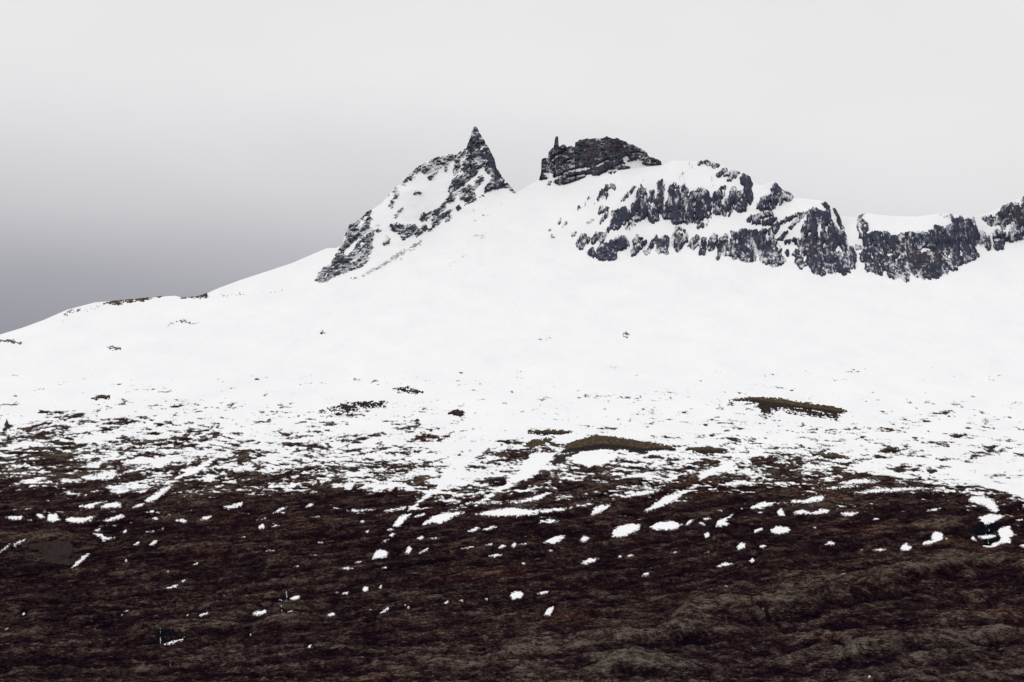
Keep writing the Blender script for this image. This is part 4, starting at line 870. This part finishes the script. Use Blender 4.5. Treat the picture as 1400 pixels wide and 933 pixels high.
# ------------------------------------------------------------------ the gorge with its waterfall, the little waterfalls, the stream
def rounded(p):
    for w_ in (.12, .2):
        q = np.roll(p, -1, 0); p = np.stack([p * (1 - w_) + q * w_, p * w_ + q * (1 - w_)], 1).reshape(-1, 2)
    return p
def draped(name, poly, material, lift, rough=.8, wl_=3.0, step=.6, origin=True, parent=None, bulge=.0, seed=0, floor=-1.0, grow=0.0):
    poly = rounded(poly)
    u0, v0 = poly.min(0) - 4; u1, v1 = poly.max(0) + 4
    u = np.arange(u0, u1, step); v = np.arange(v0, v1, step * .75); U, V = np.meshgrid(u, v)
    P, Y = ground_pt(U, V); s = sdist(U, V, poly)
    n = .6 * perlin(U / wl_ / 1.7, V / wl_ * 1.2, 301 + seed) + .6 * perlin(U / wl_, V / wl_ * 2.2, 303 + seed) + .7 * perlin(U / wl_ * 2.2, V / wl_ * 4, 305 + seed)
    F = s + n * rough + grow
    P[..., 2] += np.clip(F * .45, floor, lift) + bulge * sstep(0, 5, F)
    keep = np.maximum(np.maximum(F[:-1, :-1], F[1:, :-1]), np.maximum(F[:-1, 1:], F[1:, 1:])) > -.3
    return sheet(name, P, material, keep, dict(dust=np.full(U.shape, .8), depth=np.clip(F * .38, -1, 3)), origin=origin, parent=parent)
gp = np.array([1349.0, 722.0])
fall = empty('waterfall', world_pt(gp[0], gp[1], float(hill_y(gp[:1], gp[1:])[0]))); tag(fall, 'thin broken waterfall in a black gorge between snow ledges at the right edge', 'waterfall')
for s in ("1192,640 1230,622 1250,636 1292,630 1302,655 1270,678 1215,690 1198,662", "1235,706 1290,690 1302,702 1262,738 1245,728", "1288,714 1300,712 1296,722 1286,724"):
    draped('gorge_rock', px('N', s), M['shaded_wet_rock'], .5, 3.0, 5.0, parent=fall, grow=-.5)
for i, s in enumerate(("1246,632 1251,632 1253,665 1250,690 1245,690 1247,662", "1256,650 1262,648 1266,664 1258,668", "1254,705 1260,704 1264,722 1258,728 1253,718")):
    draped('water_thread', px('N', s), M['water'], .75, .9, 1.5, step=.4, parent=fall, seed=i)
for i, (lab, rk, wt_) in enumerate([
  ('upper little waterfall in a dark cleft on the lower left heath', "1155,385 1180,375 1200,378 1235,376 1200,400 1165,402", "1189,360 1194,360 1197,388 1191,394 1190,375"),
  ('lower little waterfall in a dark hollow under the upper little one', "1150,440 1165,425 1180,430 1215,452 1200,468 1165,465", "1167,428 1171,428 1177,460 1172,464"),
  ('tiny dark water drop beside the thin snow stroke lowest on the left', "610,545 660,538 760,545 765,555 690,572 640,570", "664,543 669,543 671,570 665,572"),
  ('faint water thread at the bottom of the lower left heath', "650,660 700,650 740,655 720,690 690,690", "702,660 706,660 712,688 706,690")]):
    a_ = px('P', wt_).mean(0)
    root = empty('waterfall', world_pt(a_[0], a_[1], float(hill_y(a_[:1], a_[1:])[0]))); tag(root, lab, 'waterfall', 'little waterfalls on the heath')
    draped('gorge_rock', px('P', rk), M['shaded_wet_rock'], .35, 4.5, 6.0, parent=root, seed=5 + i, grow=-2.0); draped('water_thread', px('P', wt_), M['water'], .6, 1.0, 1.5, step=.4, parent=root, seed=9 + i)  # the hollow's shade is put into the dark sheet's colour
def ribbon(pts, wdt):
    d = np.gradient(pts, axis=0); nrm = np.stack([-d[:, 1], d[:, 0]], 1); nrm /= np.linalg.norm(nrm, axis=1)[:, None]
    return np.concatenate([pts + nrm * wdt, (pts - nrm * wdt)[::-1]])
o = draped('stream', ribbon(STREAM[:7], 1.5), M['shaded_wet_rock'], .25, 1.0, 4.0, floor=-.5); tag(o, 'dark stream cut slanting down through the swells at lower right', 'stream')  # inner shade of the cut, laid in as a near black strip
for q in ("1040,839.5 1043,839 1045,842 1041,843", ):
    pass

# ------------------------------------------------------------------ SNOW PATCHES, each its own
CUTS = (' beside', ' left of', ' right of', ' below', ' under', ' above', ' between', ' at ', ' alone', ' lowest', ' in ', ' next', ' near', ' across', ' lying', ' slanting above', ' slanting down', ' crossing', ' wrapped', ' on ', ' second', ' third', ' just', ' running', ' ending', ' down ', ' cut ', ', ', ' along', ' low ')
def short(lab):
    e_ = min([lab.find(c_) for c_ in CUTS if lab.find(c_) > 12] or [len(lab)])
    return lab[:e_]
polys = [px(t, s) for t, s, lab in PATCHES]
names_ = [short(lab) if lab else None for t, s, lab in PATCHES]
ANCHOR = [i for i, n_ in enumerate(names_) if n_ and names_.count(n_) == 1 and 3 <= len(n_.split()) <= 7]
fleck = {}
for i, (t, s, lab) in enumerate(PATCHES):
    if lab: continue
    c_ = polys[i].mean(0); best = min(ANCHOR, key=lambda j: np.hypot(*((polys[j].mean(0) - c_) * (1, 1.6))))
    d_ = c_ - polys[best].mean(0)
    way = ('right of' if d_[0] > 0 else 'left of') if abs(d_[0]) > 1.8 * abs(d_[1]) else ('below' if d_[1] > 0 else 'above')
    fleck.setdefault((best, way), []).append((np.hypot(*d_), i))
fl = {}
for (best, way), lst in fleck.items():
    for r_, (_d, i) in enumerate(sorted(lst)):
        fl[i] = '%s tiny snow fleck %s the %s' % (('nearest', 'second nearest', 'third nearest', 'fourth nearest', 'fifth nearest', 'sixth nearest', 'seventh nearest', 'eighth nearest')[min(r_, 7)], way, names_[best])
for i, (t, s, lab) in enumerate(PATCHES):
    poly = polys[i]; size = np.ptp(poly[:, 0])
    o = draped('snow_patch', poly, M['thin_snow'], .34, min(2.5, .7 + size * .052), 2.0 + min(size, 50) * .035, step=.55 if size < 30 else .7, bulge=.12, seed=i * 1.7, grow=.15)
    if o is None: continue
    tag(o, lab or fl[i], 'snow patch', 'snow patches on the heath')

# ------------------------------------------------------------------ heather and grass tufts: nobody could count them
rt = np.random.RandomState(23); NT_ = 170000
tu = rt.uniform(-30, 1430, NT_); tv = 560 + (950 - 560) * rt.rand(NT_) ** .62
P, Y = ground_pt(tu, tv)
ok = np.ones(NT_, bool); b = tv < 730
ok[b] &= snow_field(tu[b], tv[b], Y[b]) < .12 - .45 * rt.rand(b.sum())
solid = [rounded(p) for p in polys] + [px(t, s) for nm, lab, cat, mt, t, s, p, h_ in KNOLLS if mt == 'gravel'] + [px('N', "1192,640 1230,622 1250,636 1292,630 1302,655 1300,702 1262,738 1245,728 1215,690 1198,662"), ribbon(STREAM[:7], 2.6)]
for p in solid:
    lo, hi = p.min(0) - 2, p.max(0) + 3
    i = np.nonzero((tu > lo[0]) & (tu < hi[0]) & (tv > lo[1]) & (tv < hi[1]))[0]
    if len(i): ok[i[sdist(tu[i], tv[i], p) > -1.5]] = False
    if len(i): ok[i[sdist(tu[i], tv[i] - 1.8, p) > -.9]] = False      # none standing in front of a patch
tu, tv, P, Y = tu[ok], tv[ok], P[ok], Y[ok]; n = len(tu)
kind_ = fbm(P[:, 0] / 16, P[:, 1] / 45, 3, .6, 401)
h = (.22 + .40 * rt.rand(n) ** 2) * (1 + .25 * np.clip(kind_, -1, 2)); r = (.45 + .8 * rt.rand(n)) * (Y / 1500) ** .35
NS = 5
ang = rt.rand(n, 1) * 6.28 + np.arange(NS)[None] * (2 * np.pi / NS); rad = r[:, None] * (.6 + .8 * rt.rand(n, NS))
B = np.stack([P[:, :1] + np.cos(ang) * rad * 1.5, P[:, 1:2] + np.sin(ang) * rad * 1.6, np.repeat(P[:, 2:3] - .12, NS, 1) + .1 * rt.rand(n, NS)], -1)
A = np.stack([P[:, 0] + rt.uniform(-.5, .5, n) * r, P[:, 1] + rt.uniform(-.5, .5, n) * r, P[:, 2] + h], -1)[:, None]
V = np.concatenate([B, A], 1).reshape(-1, 3)
base = (np.arange(n) * (NS + 1))[:, None]
tri = np.stack([base + np.arange(NS)[None], base + (np.arange(NS)[None] + 1) % NS, base + NS + 0 * np.arange(NS)[None]], -1).reshape(-1, 3)
me = bpy.data.meshes.new('heather_tufts')
me.vertices.add(len(V)); me.vertices.foreach_set("co", V.astype(np.float32).ravel())
me.loops.add(tri.size); me.loops.foreach_set("vertex_index", tri.astype(np.int32).ravel())
me.polygons.add(len(tri)); me.polygons.foreach_set("loop_start", np.arange(0, tri.size, 3, dtype=np.int32)); me.polygons.foreach_set("use_smooth", np.ones(len(tri), bool))
me.update(calc_edges=True)
def vat(name, a):
    at = me.attributes.new(name, 'FLOAT', 'POINT'); at.data.foreach_set("value", np.repeat(a, NS + 1).astype(np.float32))
vat('tint', rt.normal(0, .105, n) + .01); vat('near', sstep(760, 920, tv) * (.35 + .65 * sstep(500, 1000, tu + (tv - 850) * 3))); vat('dry', sstep(720, 630, tv)); vat('pale', pale_grass(tu, tv)); rel = lambda a_, b_: relief(a_, b_, hill_y(a_, b_))
cr_ = rel(tu, tv) - .25 * (rel(tu, tv + 7) + rel(tu, tv - 7) + rel(tu + 16, tv) + rel(tu - 16, tv))
vat('crest', .6 * np.clip(cr_ / .55, -2, 1.7) + .15 * kind_)  # lit crests and dark gaps put into the tuft colour
me.materials.append(M['heath']); o = bpy.data.objects.new('heather_tufts', me); link(o)
tag(o, 'countless low heather and dry grass tufts covering the dark slope', kind='stuff')
print('triangles', sum(len(m_.polygons) * (1 if m_.name.startswith('heather') else 2) for m_ in bpy.data.meshes))
